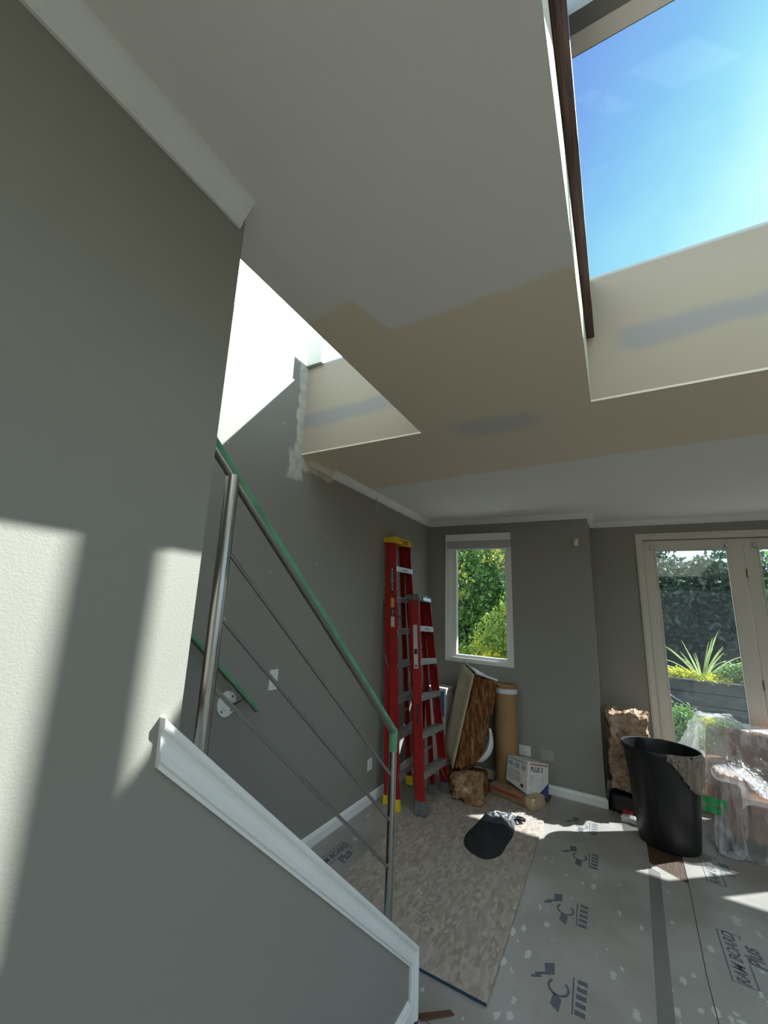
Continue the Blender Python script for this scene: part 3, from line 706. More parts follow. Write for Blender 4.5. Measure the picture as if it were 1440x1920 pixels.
def boxed_print(parent, cx, cy, z, s=1.0):
    ex, ey = (0, 1, 0), (-1, 0, 0)
    mw = frame_m((cx, cy, z), ex, ey)
    text_obj('RAM BOARD', .085*s, M_INK, 'printed_lettering', parent, mw, shear=.3, bold=.0018, extrude=.0002)
    mb = MB(); w, h, k = .245*s, .052*s, .007*s
    def bx(u0, u1, v0, v1): mb.box(cx-v1, cx-v0, cy+u0, cy+u1, z-.0001, z+.0002)
    bx(-w, w, h, h+k); bx(-w, -.03*s, -h-k, -h); bx(.20*s, w, -h-k, -h); bx(-w, -w+k, -h, h); bx(w-k, w, -h, h)
    mb.build('printed_box', M_INK, parent)
    text_obj('Plus', .12*s, M_INK, 'printed_lettering', parent, frame_m((cx+.098*s, cy+.055*s, z), (-.12, .99, 0), (-.99, -.12, 0)), shear=.3, bold=.003, extrude=.0002)
boxed_print(b2_, .425, 3.56, .0042, .92); boxed_print(b2_, .465, 4.60, .0042, .92)
boxed_print(b2_, .425, 2.50, .0042, .92)
boxed_print(b3, -1.885, 2.98, .0027, .8)
tag(MB().add([(-.885, 2.19, .003), (-.865, 2.17, .003), (-.755, 2.285, .003), (-.77, 2.30, .003), (-.885, 2.195, .010), (-.86, 2.18, .009), (-.75, 2.29, .006), (-.775, 2.30, .008)], [(0, 3, 2, 1), (4, 5, 6, 7), (0, 1, 5, 4), (1, 2, 6, 5), (2, 3, 7, 6), (3, 0, 4, 7)]).build('wood_splinter', mat('splinter_wood', (.10, .05, .025), .8)), 'small broken wood splinter on the floor at the knee wall corner', 'debris')
for k, (x, y, r) in enumerate(((-.93, 4.48, .016),)):
    tag(MB().lathe([(0, 0), (r*.8, .002), (r, r*.7), (r*.6, r*1.3), (0, r*1.5)], (x, y, .0166), 9).build('plaster_crumb', M_TRIM, smooth=True), 'small white plaster crumb in the sun patch on the strand board', 'debris')

# ------------------------------------------------------------------ step ladders
def rails_channel(mb, x0, z0, y0, x1, z1, y1, wd, dp, th=.004, s=1, d=1):
    """C-channel rail; web faces outward (s), flanges run inwards; dp = depth along y"""
    def seg(xa, xb, ya, yb):
        cs = []
        for zz, xx, yy in ((z0, x0, y0), (z1, x1, y1)):
            for y_ in (ya, yb):
                for x_ in (xa, xb): cs.append((xx+x_*s, yy+y_, zz))
        mb.hexa(cs)
    seg(0, th, 0, dp); seg(-wd, 0, 0, th); seg(-wd, 0, dp-th, dp)
    return mb
def ladder(name, label, base, az, lb, ls, wb, wt, s, nstep, capm, footm, depth_b, depth_t, inset, texts):
    H = nstep*s+s
    Rz = Matrix.Rotation(az, 3, 'Z')
    c, s_ = math.cos(lb), math.sin(lb); Rx = Matrix(((1, 0, 0), (0, c, s_), (0, -s_, c)))
    c, s_ = math.cos(ls), math.sin(ls); Ry = Matrix(((c, 0, s_), (0, 1, 0), (-s_, 0, c)))
    t = thing(name, label, 'ladder', base); del t['_loc']
    t.rotation_euler = (Rz @ Ry @ Rx).to_euler()
    def hw(z): return (wb+(wt-wb)*z/H)/2
    RW, RD = .026, .085
    for sg in (-1, 1):
        zb, zt = .03, H-.02
        mb = MB(); rails_channel(mb, sg*hw(zb), zb, 0, sg*hw(zt), zt, 0, RW, RD, s=sg)
        mb.build('front_rail', M_RED, t, bevel=.0015)
        mb = MB(); rb = hw(zb)-inset
        rails_channel(mb, sg*rb, .045, depth_b, sg*(hw(zt)-.012), zt-.03, depth_t, RW*.8, .05, s=sg)
        mb.build('rear_rail', M_RED, t, bevel=.0015)
        x = sg*hw(0)
        MB().hexa([(x+a*sg, b_, z) for z, e in ((0, .006), (.105, 0)) for b_ in (-.004-e, RD+.004+e) for a in (-RW-.004-e, .006+e)]).build('foot', footm, t, bevel=.003)
        x = sg*rb
        MB().hexa([(x+a*sg, depth_b+b_, z) for z, e in ((.02, .006), (.10, 0)) for b_ in (-.004-e, .054+e) for a in (-RW, .006+e)]).build('foot', footm, t, bevel=.003)
    for k in range(1, nstep+1):
        z = s*k; w = hw(z)-.003
        mb = MB().box(-w, w, .002, RD-.004, z-.006, z).box(-w, w, -.002, .004, z-.055, z-.002).box(-w, w, RD-.008, RD-.004, z-.04, z-.004)
        for g in range(3): mb.box(-w, w, .014+g*.022, .020+g*.022, z, z+.0025)
        st_ = mb.build('step', M_ALU, t, bevel=.001)
        if k > 0:
            for sg in (-1, 1):
                ln = .19 if k == 1 else .07
                mb = MB().bar((sg*(w-.01-(.14 if k == 1 else .035)), .02, z-.03), (sg*(hw(z-ln)-.008), .02, z-ln-.02), .014, .003, (0, 1, 0))
                mb.build('brace', M_ALU, t)
    for k in (2, nstep-2) if nstep > 5 else (1, nstep-1):
        z = s*k+.12; w = hw(z)-inset*.8
        MB().box(-w, w, depth_b*.85+.02, depth_b*.85+.04, z-.012, z+.012).build('rear_brace', M_ALU, t)
    for sg in (-1, 1):
        z = H*.42
        MB().bar((sg*(hw(z)-.03), RD*.7, z), (sg*(hw(z)-.035), RD+depth_b*.5, z+.28), .016, .003, (1, 0, 0)).build('spreader', M_DKG, t)
    # top cap
    w = hw(H)+.012; cap = MB(); dt = depth_t+.065
    cap.hexa([(-w-.004, -.012, H-.075), (w+.004, -.012, H-.075), (-w, dt, H-.05), (w, dt, H-.05), (-w+.004, -.002, H), (w-.004, -.002, H), (-w, dt, H), (w, dt, H)])
    co = cap.build('top_cap', capm, t, bevel=.008)
    for xx in (-.09, .06): MB().box(xx, xx+.05, -.0125, -.006, H-.030, H-.024).build('slot', M_SCREW, co)
    for zz in (-.025, -.045):
        for q in range(3): MB().box(-w-.0052, -w-.002, .02+q*.04, .026+q*.04, H+zz, H+zz+.006).build('rivet', M_SCREW, co)
    return t, H, hw
A90 = math.radians(90)
# tall one
tl, H8, hw8 = ladder('step_ladder', 'tall red step ladder with a yellow top cap leaning against the left wall', (-1.800, 4.235, .001), math.radians(91), math.radians(3.3), math.radians(-1.2), .66, .39, .319, 7, M_YEL, M_YEL, .125, .085, .05, None)
ts, H6, hw6 = ladder('step_ladder', 'shorter red step ladder with a grey top cap standing in front of the tall one', (-1.552, 4.255, .017), A90, math.radians(5.9), math.radians(2.3), .668, .335, .324, 5, M_DKG, M_DKG, .100, .075, .13, None)
def oval(mb, cx, cz, a, b_, y, n=28, ax='x', xx=0, th=.0008):
    pts = [(cx+a*math.cos(2*math.pi*i/n), cz+b_*math.sin(2*math.pi*i/n)) for i in range(n)]
    if ax == 'y': mb.prism(pts, y, y-th, lambda u, v, t_: (u, t_, v))
    else: mb.prism(pts, xx, xx-th, lambda u, v, t_: (t_, u, v))
    return mb
def side_m(hwf, z, y, H, wbot, wtop):   # frame on outer face of left rail; text runs downward
    return None
# left rail outer face of each ladder is x = -hw(z)-.004; surface leans with the taper
def rail_frame(hwf, z, y, out=.0012):
    dz = .1; dx = -(hwf(z+dz)-hwf(z)); up = Vector((dx, 0, dz)).normalized(); n = up.cross(Vector((0, 1, 0))); n = -n if n.x > 0 else n
    o = Vector((-hwf(z)-.004, y, z))+n*out
    # text reading downwards: ex = -up, ey = n x ex
    ex = -up; ey = n.cross(ex); return frame_m(o, ex, ey), frame_m(o, up, n.cross(up))
def sticker(parent, m4, w, h, mt, name='sticker', dz=0):
    mb = MB(); vs = [m4 @ Vector((a, b_, c_)) for c_ in (dz, dz+.0006) for b_ in (-h/2, h/2) for a in (-w/2, w/2)]
    return mb.hexa(vs).build(name, mt, parent)
def oval_sticker(parent, m4, a, b_, mt, name, dz):
    pts = [(a*math.cos(2*math.pi*i/28), b_*math.sin(2*math.pi*i/28)) for i in range(28)]
    return MB().prism(pts, dz, dz+.0004, lambda u, v, t_: tuple(m4 @ Vector((u, v, t_)))).build(name, mt, parent)
M_WTX = mat('white_ink', (.75, .75, .72), .5); M_ORG = mat('orange_label', (.6, .35, .1), .5)
m, _ = rail_frame(hw8, 2.10, .045)
a_ = oval_sticker(tl, m, .150, .020, M_INKB, 'brand_badge', 0); oval_sticker(tl, m, .118, .013, M_WTX, 'badge_field', .0004)
text_obj('WERNER', .034, M_INKB, 'badge_lettering', tl, m @ Matrix.Translation((0, 0, .001)), bold=.0012, xs=1.45)
m, _ = rail_frame(hw8, 1.86, .045); sticker(tl, m, .09, .035, M_ORG, 'load_rating_label')
m, _ = rail_frame(hw8, 1.76, .045); sticker(tl, m, .07, .038, M_INKB, 'warning_label'); text_obj('300 lbs', .02, M_WTX, 'warning_lettering', tl, m @ Matrix.Translation((0, 0, .001)))
m, _ = rail_frame(hw8, 1.67, .045); sticker(tl, m, .10, .038, M_LABEL, 'instruction_label')
m, _ = rail_frame(hw6, 1.52, .045); sticker(ts, m, .22, .044, M_LABEL, 'instruction_label')
for q in range(5): sticker(ts, m @ Matrix.Translation((0, -.016+q*.008, .0007)), .19, .002, M_GRYP, 'label_print')
m, _ = rail_frame(hw6, 1.31, .045); sticker(ts, m, .20, .044, M_LABEL, 'warning_label')
sticker(ts, m @ Matrix.Translation((-.06, 0, .0007)), .05, .034, M_INKB, 'label_print'); sticker(ts, m @ Matrix.Translation((.075, 0, .0007)), .02, .02, M_INKB, 'label_print')
m, _ = rail_frame(hw6, .80, .040)
text_obj('Kroo', .075, M_INKB, 'marker_writing', ts, m, bold=.002, xs=1.1)
# badge on the cap front and white tag on the top step
mf = frame_m((0.02, -.0105, H8-.047), (1, 0, 0), (0, 0.12, .99))
oval_sticker(tl, mf, .065, .018, M_INKB, 'cap_badge', .001); text_obj('WERNER', .022, M_YEL, 'badge_lettering', tl, mf @ Matrix.Translation((0, 0, .0018)), bold=.0006)
sticker(tl, frame_m((0, -.0035, .319*7-.030), (1, 0, 0), (0, 0, 1)), .34, .044, M_PAPER, 'step_label')
text_obj('WERNER', .03, M_BLUE, 'label_lettering', tl, frame_m((0, -.0045, .319*7-.030), (1, 0, 0), (0, 0, 1)))
sticker(ts, frame_m((0, -.0035, .324*5-.030), (1, 0, 0), (0, 0, 1)), .34, .044, M_PAPER, 'step_label')
text_obj('CAUTION', .026, M_INKB, 'label_lettering', ts, frame_m((0, -.0045, .324*5-.030), (1, 0, 0), (0, 0, 1)))
sticker(ts, frame_m((0.03, -.0125, H6-.045), (1, 0, 0), (0, .12, .99)), .22, .036, M_ALU, 'cap_label')

# ------------------------------------------------------------------ soft lumps
def trilerp(c, u, v, w):
    c = [Vector(x) for x in c]
    def l(a, b, t_): return a+(b-a)*t_
    return l(l(l(c[0], c[1], u), l(c[2], c[3], u), v), l(l(c[4], c[5], u), l(c[6], c[7], u), v), w)
def lump(c, n=(16, 16, 16), rnd=.15, amp=.02, freq=12, stretch=(1, 1, 1), seed=0, skip=None, only=None):
    """surface of a bent box with 8 corners c, rounded and displaced"""
    V = []; Fc = []; idx = {}
    nu, nv, nw = n
    ctr = sum((Vector(x) for x in c), Vector())/8
    def vid(i, j, k):
        if (i, j, k) in idx: return idx[(i, j, k)]
        u, v, w = i/nu, j/nv, k/nw
        q = Vector((u*2-1, v*2-1, w*2-1)); mx_ = max(abs(q.x), abs(q.y), abs(q.z))
        e = q.copy(); 
        ln = (abs(q.x)**6+abs(q.y)**6+abs(q.z)**6)**(1/6)
        e2 = e/ln; q = e.lerp(e2, min(1, rnd*3)); 
        p = trilerp(c, (q.x+1)/2, (q.y+1)/2, (q.z+1)/2)
        d = (p-ctr).normalized(); s_ = Vector((p.x*stretch[0], p.y*stretch[1], p.z*stretch[2]))*freq+Vector((seed, seed*2, 0))
        f_ = noise.fractal(s_, .8, 2.1, 5)*amp + amp*.8*noise.noise(s_*.35)
        V.append(tuple(p+d*f_)); idx[(i, j, k)] = len(V)-1; return len(V)-1
    for face in range(6):
        if only is not None and face not in only: continue
        if skip is not None and face in skip: continue
        ax = face//2; hi = face % 2; N3 = [nu, nv, nw]; a, b = [q for q in range(3) if q != ax]
        for i in range(N3[a]):
            for j in range(N3[b]):
                def g(x, y):
                    r = [0, 0, 0]; r[ax] = N3[ax] if hi else 0; r[a] = x; r[b] = y; return vid(*r)
                Fc.append((g(i, j), g(i+1, j), g(i+1, j+1), g(i, j+1)))
    mb = MB(); mb.v = V; mb.f = Fc; return mb
# leaning batt with paper facing
A = Vector((-1.530, 5.00, 1.228)); Cc = Vector((-1.338, 4.80, 1.142)); Bc = Vector((-1.165, 4.98, 1.075)); D = A+Bc-Cc-Vector((0, 0, .15))
A_ = Vector((-1.70, 4.84, .30)); C_ = Vector((-1.50, 4.58, .24)); B_ = Vector((-1.27, 4.74, .27)); D_ = A_+B_-C_
t = thing('insulation_batt', 'tall brown insulation batt with cream paper facing leaning below the window', 'insulation', (-1.48, 4.8, .02))
# corners order: (u=A->C? ) use u: A->C direction, v: ->D side, w: up
cs = [A_, C_, D_, B_, A, Cc, D, Bc]
lump(cs, (14, 20, 46), .10, .034, 13, (1.5, 1.5, .45), 3).build('glass_wool', M_FIB, t, smooth=True)
off = (Cc-A).cross(Vector(A_)-A).normalized(); off = off if off.y < 0 else -off
def pq(p): return p+off*.018
mb = MB(); pts = []
K = 10
for i in range(K+1):
    for j in range(7):
        w = i/K; u = j/6; lo = A_.lerp(C_, u); hi = A.lerp(Cc, u); p = lo.lerp(hi, w) + off*(.020+.006*math.sin(u*9)+.004*noise.noise(Vector((u*5, w*6, 0))))
        if j == 0: p = p-(Cc-A).normalized()*.012
        mb.v.append(tuple(p))
mb.f = [(i*7+j, i*7+j+1, (i+1)*7+j+1, (i+1)*7+j) for i in range(K) for j in range(6)]
o = mb.build('paper_facing', M_FACE, t, smooth=True); s_ = o.modifiers.new('solid', 'SOLIDIFY'); s_.thickness = .003
fl_ = MB(); up = (A-A_).normalized()
e_ = [A, Cc, Bc, D]; cen = (A+Bc)/2
fl_.v = [tuple(cen+(p-cen)*1.05+up*.008) for p in e_]+[tuple(cen+(p-cen)*1.05+up*.032) for p in e_]
fl_.f = [(0, 1, 2, 3), (7, 6, 5, 4), (0, 4, 5, 1), (1, 5, 6, 2), (2, 6, 7, 3), (3, 7, 4, 0)]
fl_.build('paper_end_flap', M_PAPER, t, bevel=.004)
# loose curled paper strip
mb = MB(); K = 14
for i in range(K+1):
    w = i/K; c_ = Vector((-1.205+.045*math.sin(w*3.1)-.27*w**1.7, 4.80-.08*w, .64-.44*w**.85)); wd = .030*math.sin(math.pi*min(1, w*1.0+.08))+.006
    mb.v += [tuple(c_+Vector((-wd, .02, -.2*wd))), tuple(c_+Vector((0, -.02, 0))), tuple(c_+Vector((wd, .01, -.6*wd)))]
mb.f = [(i*3+j, i*3+j+1, i*3+j+4, i*3+j+3) for i in range(K) for j in range(2)]
o = mb.build('paper_strip', M_PAPER, smooth=True); o.modifiers.new('solid', 'SOLIDIFY').thickness = .002
tag(o, 'curled white paper strip hanging beside the leaning insulation batt', 'paper')
# floor lump
cs = [(-1.50, 4.40, .02), (-1.20, 4.44, .02), (-1.60, 4.66, .02), (-1.22, 4.66, .02), (-1.50, 4.44, .16), (-1.21, 4.46, .20), (-1.60, 4.66, .20), (-1.22, 4.64, .30)]
tag(lump([Vector(c) for c in cs], (26, 20, 20), .24, .055, 6.5, (1, 1, 1), 9).build('insulation_scrap', M_FIB3, smooth=True), 'crumpled light brown insulation scrap on the floor beside the short ladder', 'insulation')
cs = [(-1.62, 4.70, .02), (-1.24, 4.66, .02), (-1.66, 4.95, .02), (-1.24, 4.92, .02), (-1.60, 4.72, .19), (-1.22, 4.68, .21), (-1.62, 4.95, .19), (-1.24, 4.92, .21)]
tag(lump([Vector(c) for c in cs], (16, 12, 12), .22, .03, 10, (1, 1, .6), 5).build('insulation_scrap', M_FIB, smooth=True), 'dark brown insulation piece on the floor behind the crumpled scrap', 'insulation')
# batt in the corner by the doors
cs = [(-.16, 5.26, .21), (.15, 5.30, .21), (-.16, 5.64, .21), (.17, 5.64, .21), (-.16, 5.26, .885), (.185, 5.29, .88), (-.16, 5.64, .90), (.185, 5.64, .90)]
tag(lump([Vector(c) for c in cs], (30, 20, 44), .14, .060, 10, (1, 1, 1), 21).build('insulation_batt', M_FIB2, smooth=True), 'fluffy light brown insulation roll standing in the corner behind the trash can', 'insulation')
cs = [(-.18, 5.22, .012), (.10, 5.21, .012), (-.18, 5.70, .012), (.18, 5.70, .012), (-.17, 5.25, .165), (.10, 5.24, .165), (-.17, 5.68, .165), (.16, 5.68, .165)]
tag(lump([Vector(c) for c in cs], (14, 14, 10), .2, .012, 9, (1, 1, 1), 2).build('trash_bag', M_BLACK, smooth=True), 'black plastic bag slumped on the floor under the insulation roll', 'bag')
cs = [(-.10, 5.08, .006), (.02, 5.02, .006), (-.08, 5.16, .006), (.04, 5.12, .006), (-.09, 5.09, .05), (.01, 5.04, .045), (-.07, 5.15, .05), (.03, 5.11, .05)]
tag(lump([Vector(c) for c in cs], (10, 8, 6), .25, .02, 18, (1, 1, 1), 6).build('paper_scrap', M_PAPER, smooth=True), 'crumpled white paper scrap on the floor left of the trash can', 'paper')
cs = [(-.09, 5.18, .006), (.0, 5.16, .006), (-.09, 5.28, .006), (.0, 5.27, .006), (-.08, 5.19, .07), (.0, 5.17, .07), (-.08, 5.26, .06), (.0, 5.25, .06)]
tag(lump([Vector(c) for c in cs], (8, 8, 6), .25, .012, 18, (1, 1, 1), 8).build('red_rag', mat('red_fabric', (.35, .03, .04), .8), smooth=True), 'small red rag tucked behind the white paper scrap', 'rag')

# cardboard tube
t = thing('cardboard_tube', 'thick brown cardboard tube standing on end below the window', 'tube', (-1.11, 5.13, .004))
x, y, r_ = -1.112, 5.135, .122
mb = MB().lathe([(r_, .005), (r_, 1.045), (r_-.022, 1.045), (r_-.022, .02)], (x, y, 0), 40); mb.build('tube_wall', M_KRAFT, t, smooth=True)
MB().lathe([(r_+.0012, .955), (r_+.0012, 1.005)], (x, y, 0), 40).build('tape_band', M_PAPER, t, smooth=True)
# paper sack with the red stripe
def orient(o, ex, w, d, h):
    ex = Vector(ex).normalized(); ey = Vector((-ex.y, ex.x, 0)); o = Vector(o)
    return [o+ex*(a*w)+ey*(b_*d)+Vector((0, 0, c_*h)) for c_ in (0, 1) for b_ in (0, 1) for a in (0, 1)]
t = thing('paper_sack', 'brown folded paper sack with a red stripe lying on the strand board', 'sack', (-1.0, 4.9, .017))
O_ = Vector((-1.24, 4.86, .018)); ex = Vector((.445, -.16, 0)).normalized()
cs = orient(O_, ex, .47, .20, .088)
M_SACK = mat('brown_sack_paper', (.28, .17, .09), .8, var=.3, vscale=12, bump=.3, bscale=25)
lump(cs, (26, 10, 8), .12, .010, 16, (1, 1, 1), 4).build('sack_body', M_SACK, t, smooth=True)
ey = Vector((-ex.y, ex.x, 0))
mb = MB(); 
for i in range(12):
    for s_ in range(2):
        p = O_+ex*(.05+.32*i/11)+ey*-.012+Vector((0, 0, .058+s_*.018)); mb.v.append(tuple(p))
mb.f = [(2*i, 2*i+2, 2*i+3, 2*i+1) for i in range(11)]
o = mb.build('red_stripe', M_REDP, t); o.modifiers.new('s', 'SOLIDIFY').thickness = .004
cs = orient(O_+ex*.40-ey*.010, ex, .085, .215, .098)
lump(cs, (6, 8, 8), .10, .006, 20, (1, 1, 1), 4).build('folded_end', mat('pale_sack_end', (.45, .33, .2), .8, var=.15, vscale=20), t, smooth=True)
# joint compound carton
t = thing('compound_carton', 'white printed joint compound carton propped on the paper sack', 'box', (-.90, 4.98, .10))
e0 = Vector((-.850, 4.86, .385)); e1 = Vector((-.862, 4.80, .105))      # front vertical edge top / bottom
lt = Vector((-1.075, 5.00, .372)); lb_ = Vector((-1.085, 4.94, .150)); rt = Vector((-.690, 5.04, .350)); rb_ = Vector((-.700, 5.00, .05))
bk = lt+rt-e0; bkb = lb_+rb_-e1
MB().hexa([e1, rb_, lb_, bkb, e0, rt, lt, bk]).build('carton_body', mat('white_carton', (.62, .60, .56), .55, var=.08, vscale=12), t, bevel=.006)
def quadmap(a, b, c, d):   # a top-left b top-right c bottom-left d bottom-right
    n = (b-a).cross(c-a).normalized(); n = n if n.y < 0 else -n
    return lambda u, v, e=.0015: (a.lerp(b, u)).lerp(c.lerp(d, u), v)+n*e
ql = quadmap(lt, e0, lb_, e1); qr = quadmap(e0, rt, e1, rb_)
def patch(q, u0, u1, v0, v1, m_, nm, e=.001):
    vs = [q(u0, v0, e), q(u1, v0, e), q(u0, v1, e), q(u1, v1, e), q(u0, v0, e+.0006), q(u1, v0, e+.0006), q(u0, v1, e+.0006), q(u1, v1, e+.0006)]
    return MB().hexa([tuple(v) for v in vs]).build(nm, m_, t)
patch(ql, .06, .95, .06, .11, M_GRYP, 'print_block'); patch(ql, .42, .66, .60, .78, M_PINKP, 'print_block'); patch(ql, .70, .82, .78, .88, M_INKB, 'print_block')
for k in range(3):
    patch(ql, .08+k*.32, .30+k*.30, .18, .34, M_GRYP, 'print_block')
for k in range(7): patch(ql, .08, .36, .45+k*.06, .475+k*.06, M_GRYP, 'print_line')
patch(ql, .42, .66, .44, .56, M_PINKP, 'print_block')
patch(qr, .06, .95, .05, .085, M_REDP, 'print_stripe'); 
for k in range(6): patch(qr, .08, .60 if k % 2 else .75, .42+k*.055, .44+k*.055, M_GRYP, 'print_line')
vs = [qr(1, .55, .001), qr(1, 1, .001), qr(.45, 1, .001), qr(1, .55, .0018), qr(1, 1, .0018), qr(.45, 1, .0018)]
MB().add([tuple(v) for v in vs], [(0, 1, 2), (5, 4, 3), (0, 3, 4, 1), (1, 4, 5, 2), (2, 5, 3, 0)]).build('blue_corner_print', M_PURP, t)
o = qr(.42, .22, .0018); text_obj('PLUS 3', .062, M_INKB, 'printed_lettering', t, frame_m(o, rt-e0, (e0-e1)), bold=.0015, extrude=.0002, xs=.8)
# tall white box with blue label behind the ladders
t = thing('white_carton', 'white carton with a blue label standing behind the ladders in the corner', 'box', (-1.86, 5.1, 0))
MB().box(-1.99, -1.735, 4.98, 5.23, .004, .905).build('carton_body', M_FRAMEW, t, bevel=.004)
MB().box(-1.995, -1.730, 4.975, 5.235, .905, .925).build('lid', M_TRIM, t, bevel=.003)
MB().box(-1.80, -1.755, 4.9785, 4.9798, .62, .89).build('blue_label', M_BLUE, t)

# ------------------------------------------------------------------ black bag on the board
t = thing('canvas_bag', 'flat black canvas bag with a painted-in sunlit top and white logo on the strand board', 'bag', (-1.0, 4.05, .017))
out = [(-1.165, 4.02), (-1.175, 3.84), (-1.135, 3.70), (-1.04, 3.62), (-.945, 3.615), (-.875, 3.74), (-.865, 3.92), (-.855, 4.10), (-.875, 4.30), (-.885, 4.44), (-1.01, 4.47), (-1.115, 4.46), (-1.14, 4.30)]
def smooth_loop(P, k=4):
    r = []; n = len(P)
    for i in range(n):
        p0, p1, p2, p3 = (np.array(P[(i+j-1) % n]) for j in range(4))
        for q in range(k):
            u = q/k; r.append(tuple(.5*((2*p1)+(p2-p0)*u+(2*p0-5*p1+4*p2-p3)*u*u+(3*p1-p0-3*p2+p3)*u**3)))
    return r
out = smooth_loop(out)
def inside_d(x, y):
    n = len(out); ins = False; dm = 9
    for i in range(n):
        (x1, y1), (x2, y2) = out[i], out[(i+1) % n]
        if (y1 > y) != (y2 > y) and x < (x2-x1)*(y-y1)/(y2-y1)+x1: ins = not ins
        dx_, dy_ = x2-x1, y2-y1; tt = max(0, min(1, ((x-x1)*dx_+(y-y1)*dy_)/(dx_*dx_+dy_*dy_)))
        dm = min(dm, math.hypot(x-x1-tt*dx_, y-y1-tt*dy_))
    return dm if ins else -dm
def pillow(yc0, yc1, mt, name, lift=0, hmax=.040):
    cx, cy = -1.01, (yc0+yc1)/2; rings = 26; K = 96; mb = MB(); V = []
    # polar rays clipped to outline
    for i in range(rings+1):
        for k in range(K):
            a = 2*math.pi*k/K; lo, hi = 0, .6
            for _ in range(14):
                m_ = (lo+hi)/2; px, py = cx+m_*math.cos(a), cy+m_*math.sin(a)
                if inside_d(px, py) > 0 and yc0 <= py <= yc1: lo = m_
                else: hi = m_
            r = lo*i/rings; px, py = cx+r*math.cos(a), cy+r*math.sin(a)
            d = max(0, inside_d(px, py)); hgt = hmax*(1-math.exp(-d/.035))
            hgt += .026*noise.noise(Vector((px*9, py*9+px*5, 1)))*min(1, d/.03)+.020*(abs(noise.noise(Vector((px*22+py*12, py*7, 3))))-.2)*min(1, d/.02)
            V.append((px, py, .018+lift+max(.001, hgt)))
    mb.v = V; mb.f = [(i*K+k, i*K+(k+1) % K, (i+1)*K+(k+1) % K, (i+1)*K+k) for i in range(rings) for k in range(K)]
    n0 = len(V); mb.v += [(V[rings*K+k][0], V[rings*K+k][1], .0172) for k in range(K)]
    mb.f += [(rings*K+k, rings*K+(k+1) % K, n0+(k+1) % K, n0+k) for k in range(K)]
    return mb.build(name, mt, t, smooth=True)
pillow(3.5, 4.17, M_CLOTH, 'bag_body'); pillow(4.15, 4.6, mat('sunlit_tint_canvas', (.055, .06, .068), .8, bump=.3, bscale=200), 'bag_sunlit_part', .002, .045)  # far part of the black canvas tinted paler to stand for sunlight
mb = MB()
c0 = Vector((-1.0, 4.31, .068)); 
LG = [((-.05, .03), (-.05, .0)), ((-.05, .0), (-.02, -.03)), ((-.02, -.03), (.02, -.03)), ((.02, -.03), (.05, .0)), ((.05, 0), (.05, .03)), ((.05, .03), (.02, .045)), ((-.05, .03), (-.02, .045)), ((-.02, .045), (0, .025)), ((.02, .045), (0, .025)), ((-.045, -.045), (.045, -.045)), ((-.035, -.058), (.035, -.058))]
for a, b_ in LG: mb.bar(c0+Vector((a[0], a[1], 0)), c0+Vector((b_[0], b_[1], 0)), .007, .004)
mb.build('white_logo', M_WTX, t)
for k in range(5): MB().box(-.925, -.91, 4.21+k*.045, 4.235+k*.045, .062, .066).build('printed_mark', M_WTX, t)
MB().tube([(-.885, 4.36, .045), (-.84, 4.36, .05), (-.815, 4.39, .045), (-.84, 4.42, .04), (-.885, 4.42, .04)], .012, 8).build('carry_strap', M_CLOTH, t, smooth=True)

# ------------------------------------------------------------------ trash can
t = thing('trash_can', 'large black round trash can with a plastic liner over its rim', 'trash can', (.235, 4.84, 0))
cx, cy, H = .235, 4.86, .745
mb = MB(); n = 72; prof = [(.0, .006), (.205, .006), (.212, .02), (.245, .45), (.268, .62), (.276, .70), (.288, .705), (.291, .735), (.286, .745), (.276, .742), (.268, .70), (.240, .45), (.205, .04), (0, .03)]
for k, (r, z) in enumerate(prof):
    for j in range(n):
        a = 2*math.pi*j/n; rib = 0
        if .03 < z < .60 and r > .2: rib = -.010 if (j % 12) in (0, 1) else (.004 if (j % 24) > 12 and z < .56 else 0)
        mb.v.append((cx+(r+rib)*math.cos(a), cy+(r+rib)*math.sin(a), z))
mb.f = [(i*n+j, i*n+(j+1) % n, (i+1)*n+(j+1) % n, (i+1)*n+j) for i in range(len(prof)-1) for j in range(n)]
mb.build('barrel', M_BIN, t, smooth=True)
for a in (75,):
    ar = math.radians(a); d = Vector((math.cos(ar), math.sin(ar), 0)); s_ = Vector((-d.y, d.x, 0)); c = Vector((cx, cy, .60))+d*.272
    MB().tube([c-s_*.07, c-s_*.07+d*.035, c+s_*.07+d*.035, c+s_*.07], .011, 8).build('handle', M_BLACK, t, smooth=True)
MB().box(cx-.07, cx+.03, cy-.262, cy-.245, .60, .605).build('moulded_panel', M_BLACK, t)
# liner hanging over the rim
mb = MB(); K = 30; R_ = 12
for i in range(R_+1):
    for k in range(K+1):
        u = k/K; a = math.radians(-86+74*u); w = i/R_
        ln = .05+.235*math.sin(min(1, u*1.5)*math.pi/2)**1.5*(1 if u < .9 else .8)
        z = .752-ln*w; base_r = .296-.05*ln*w/.25*.6
        r = base_r+.012*math.sin(u*46+w*2)*(.3+w)+.010*noise.noise(Vector((u*9, w*5, 0)))+.004
        if i == 0: r -= .022
        mb.v.append((cx+r*math.cos(a), cy+r*math.sin(a), z))
mb.f = [(i*(K+1)+k, i*(K+1)+k+1, (i+1)*(K+1)+k+1, (i+1)*(K+1)+k) for i in range(R_) for k in range(K)]
o = mb.build('plastic_liner', M_RAG, t, smooth=True); o.modifiers.new('s', 'SOLIDIFY').thickness = .002

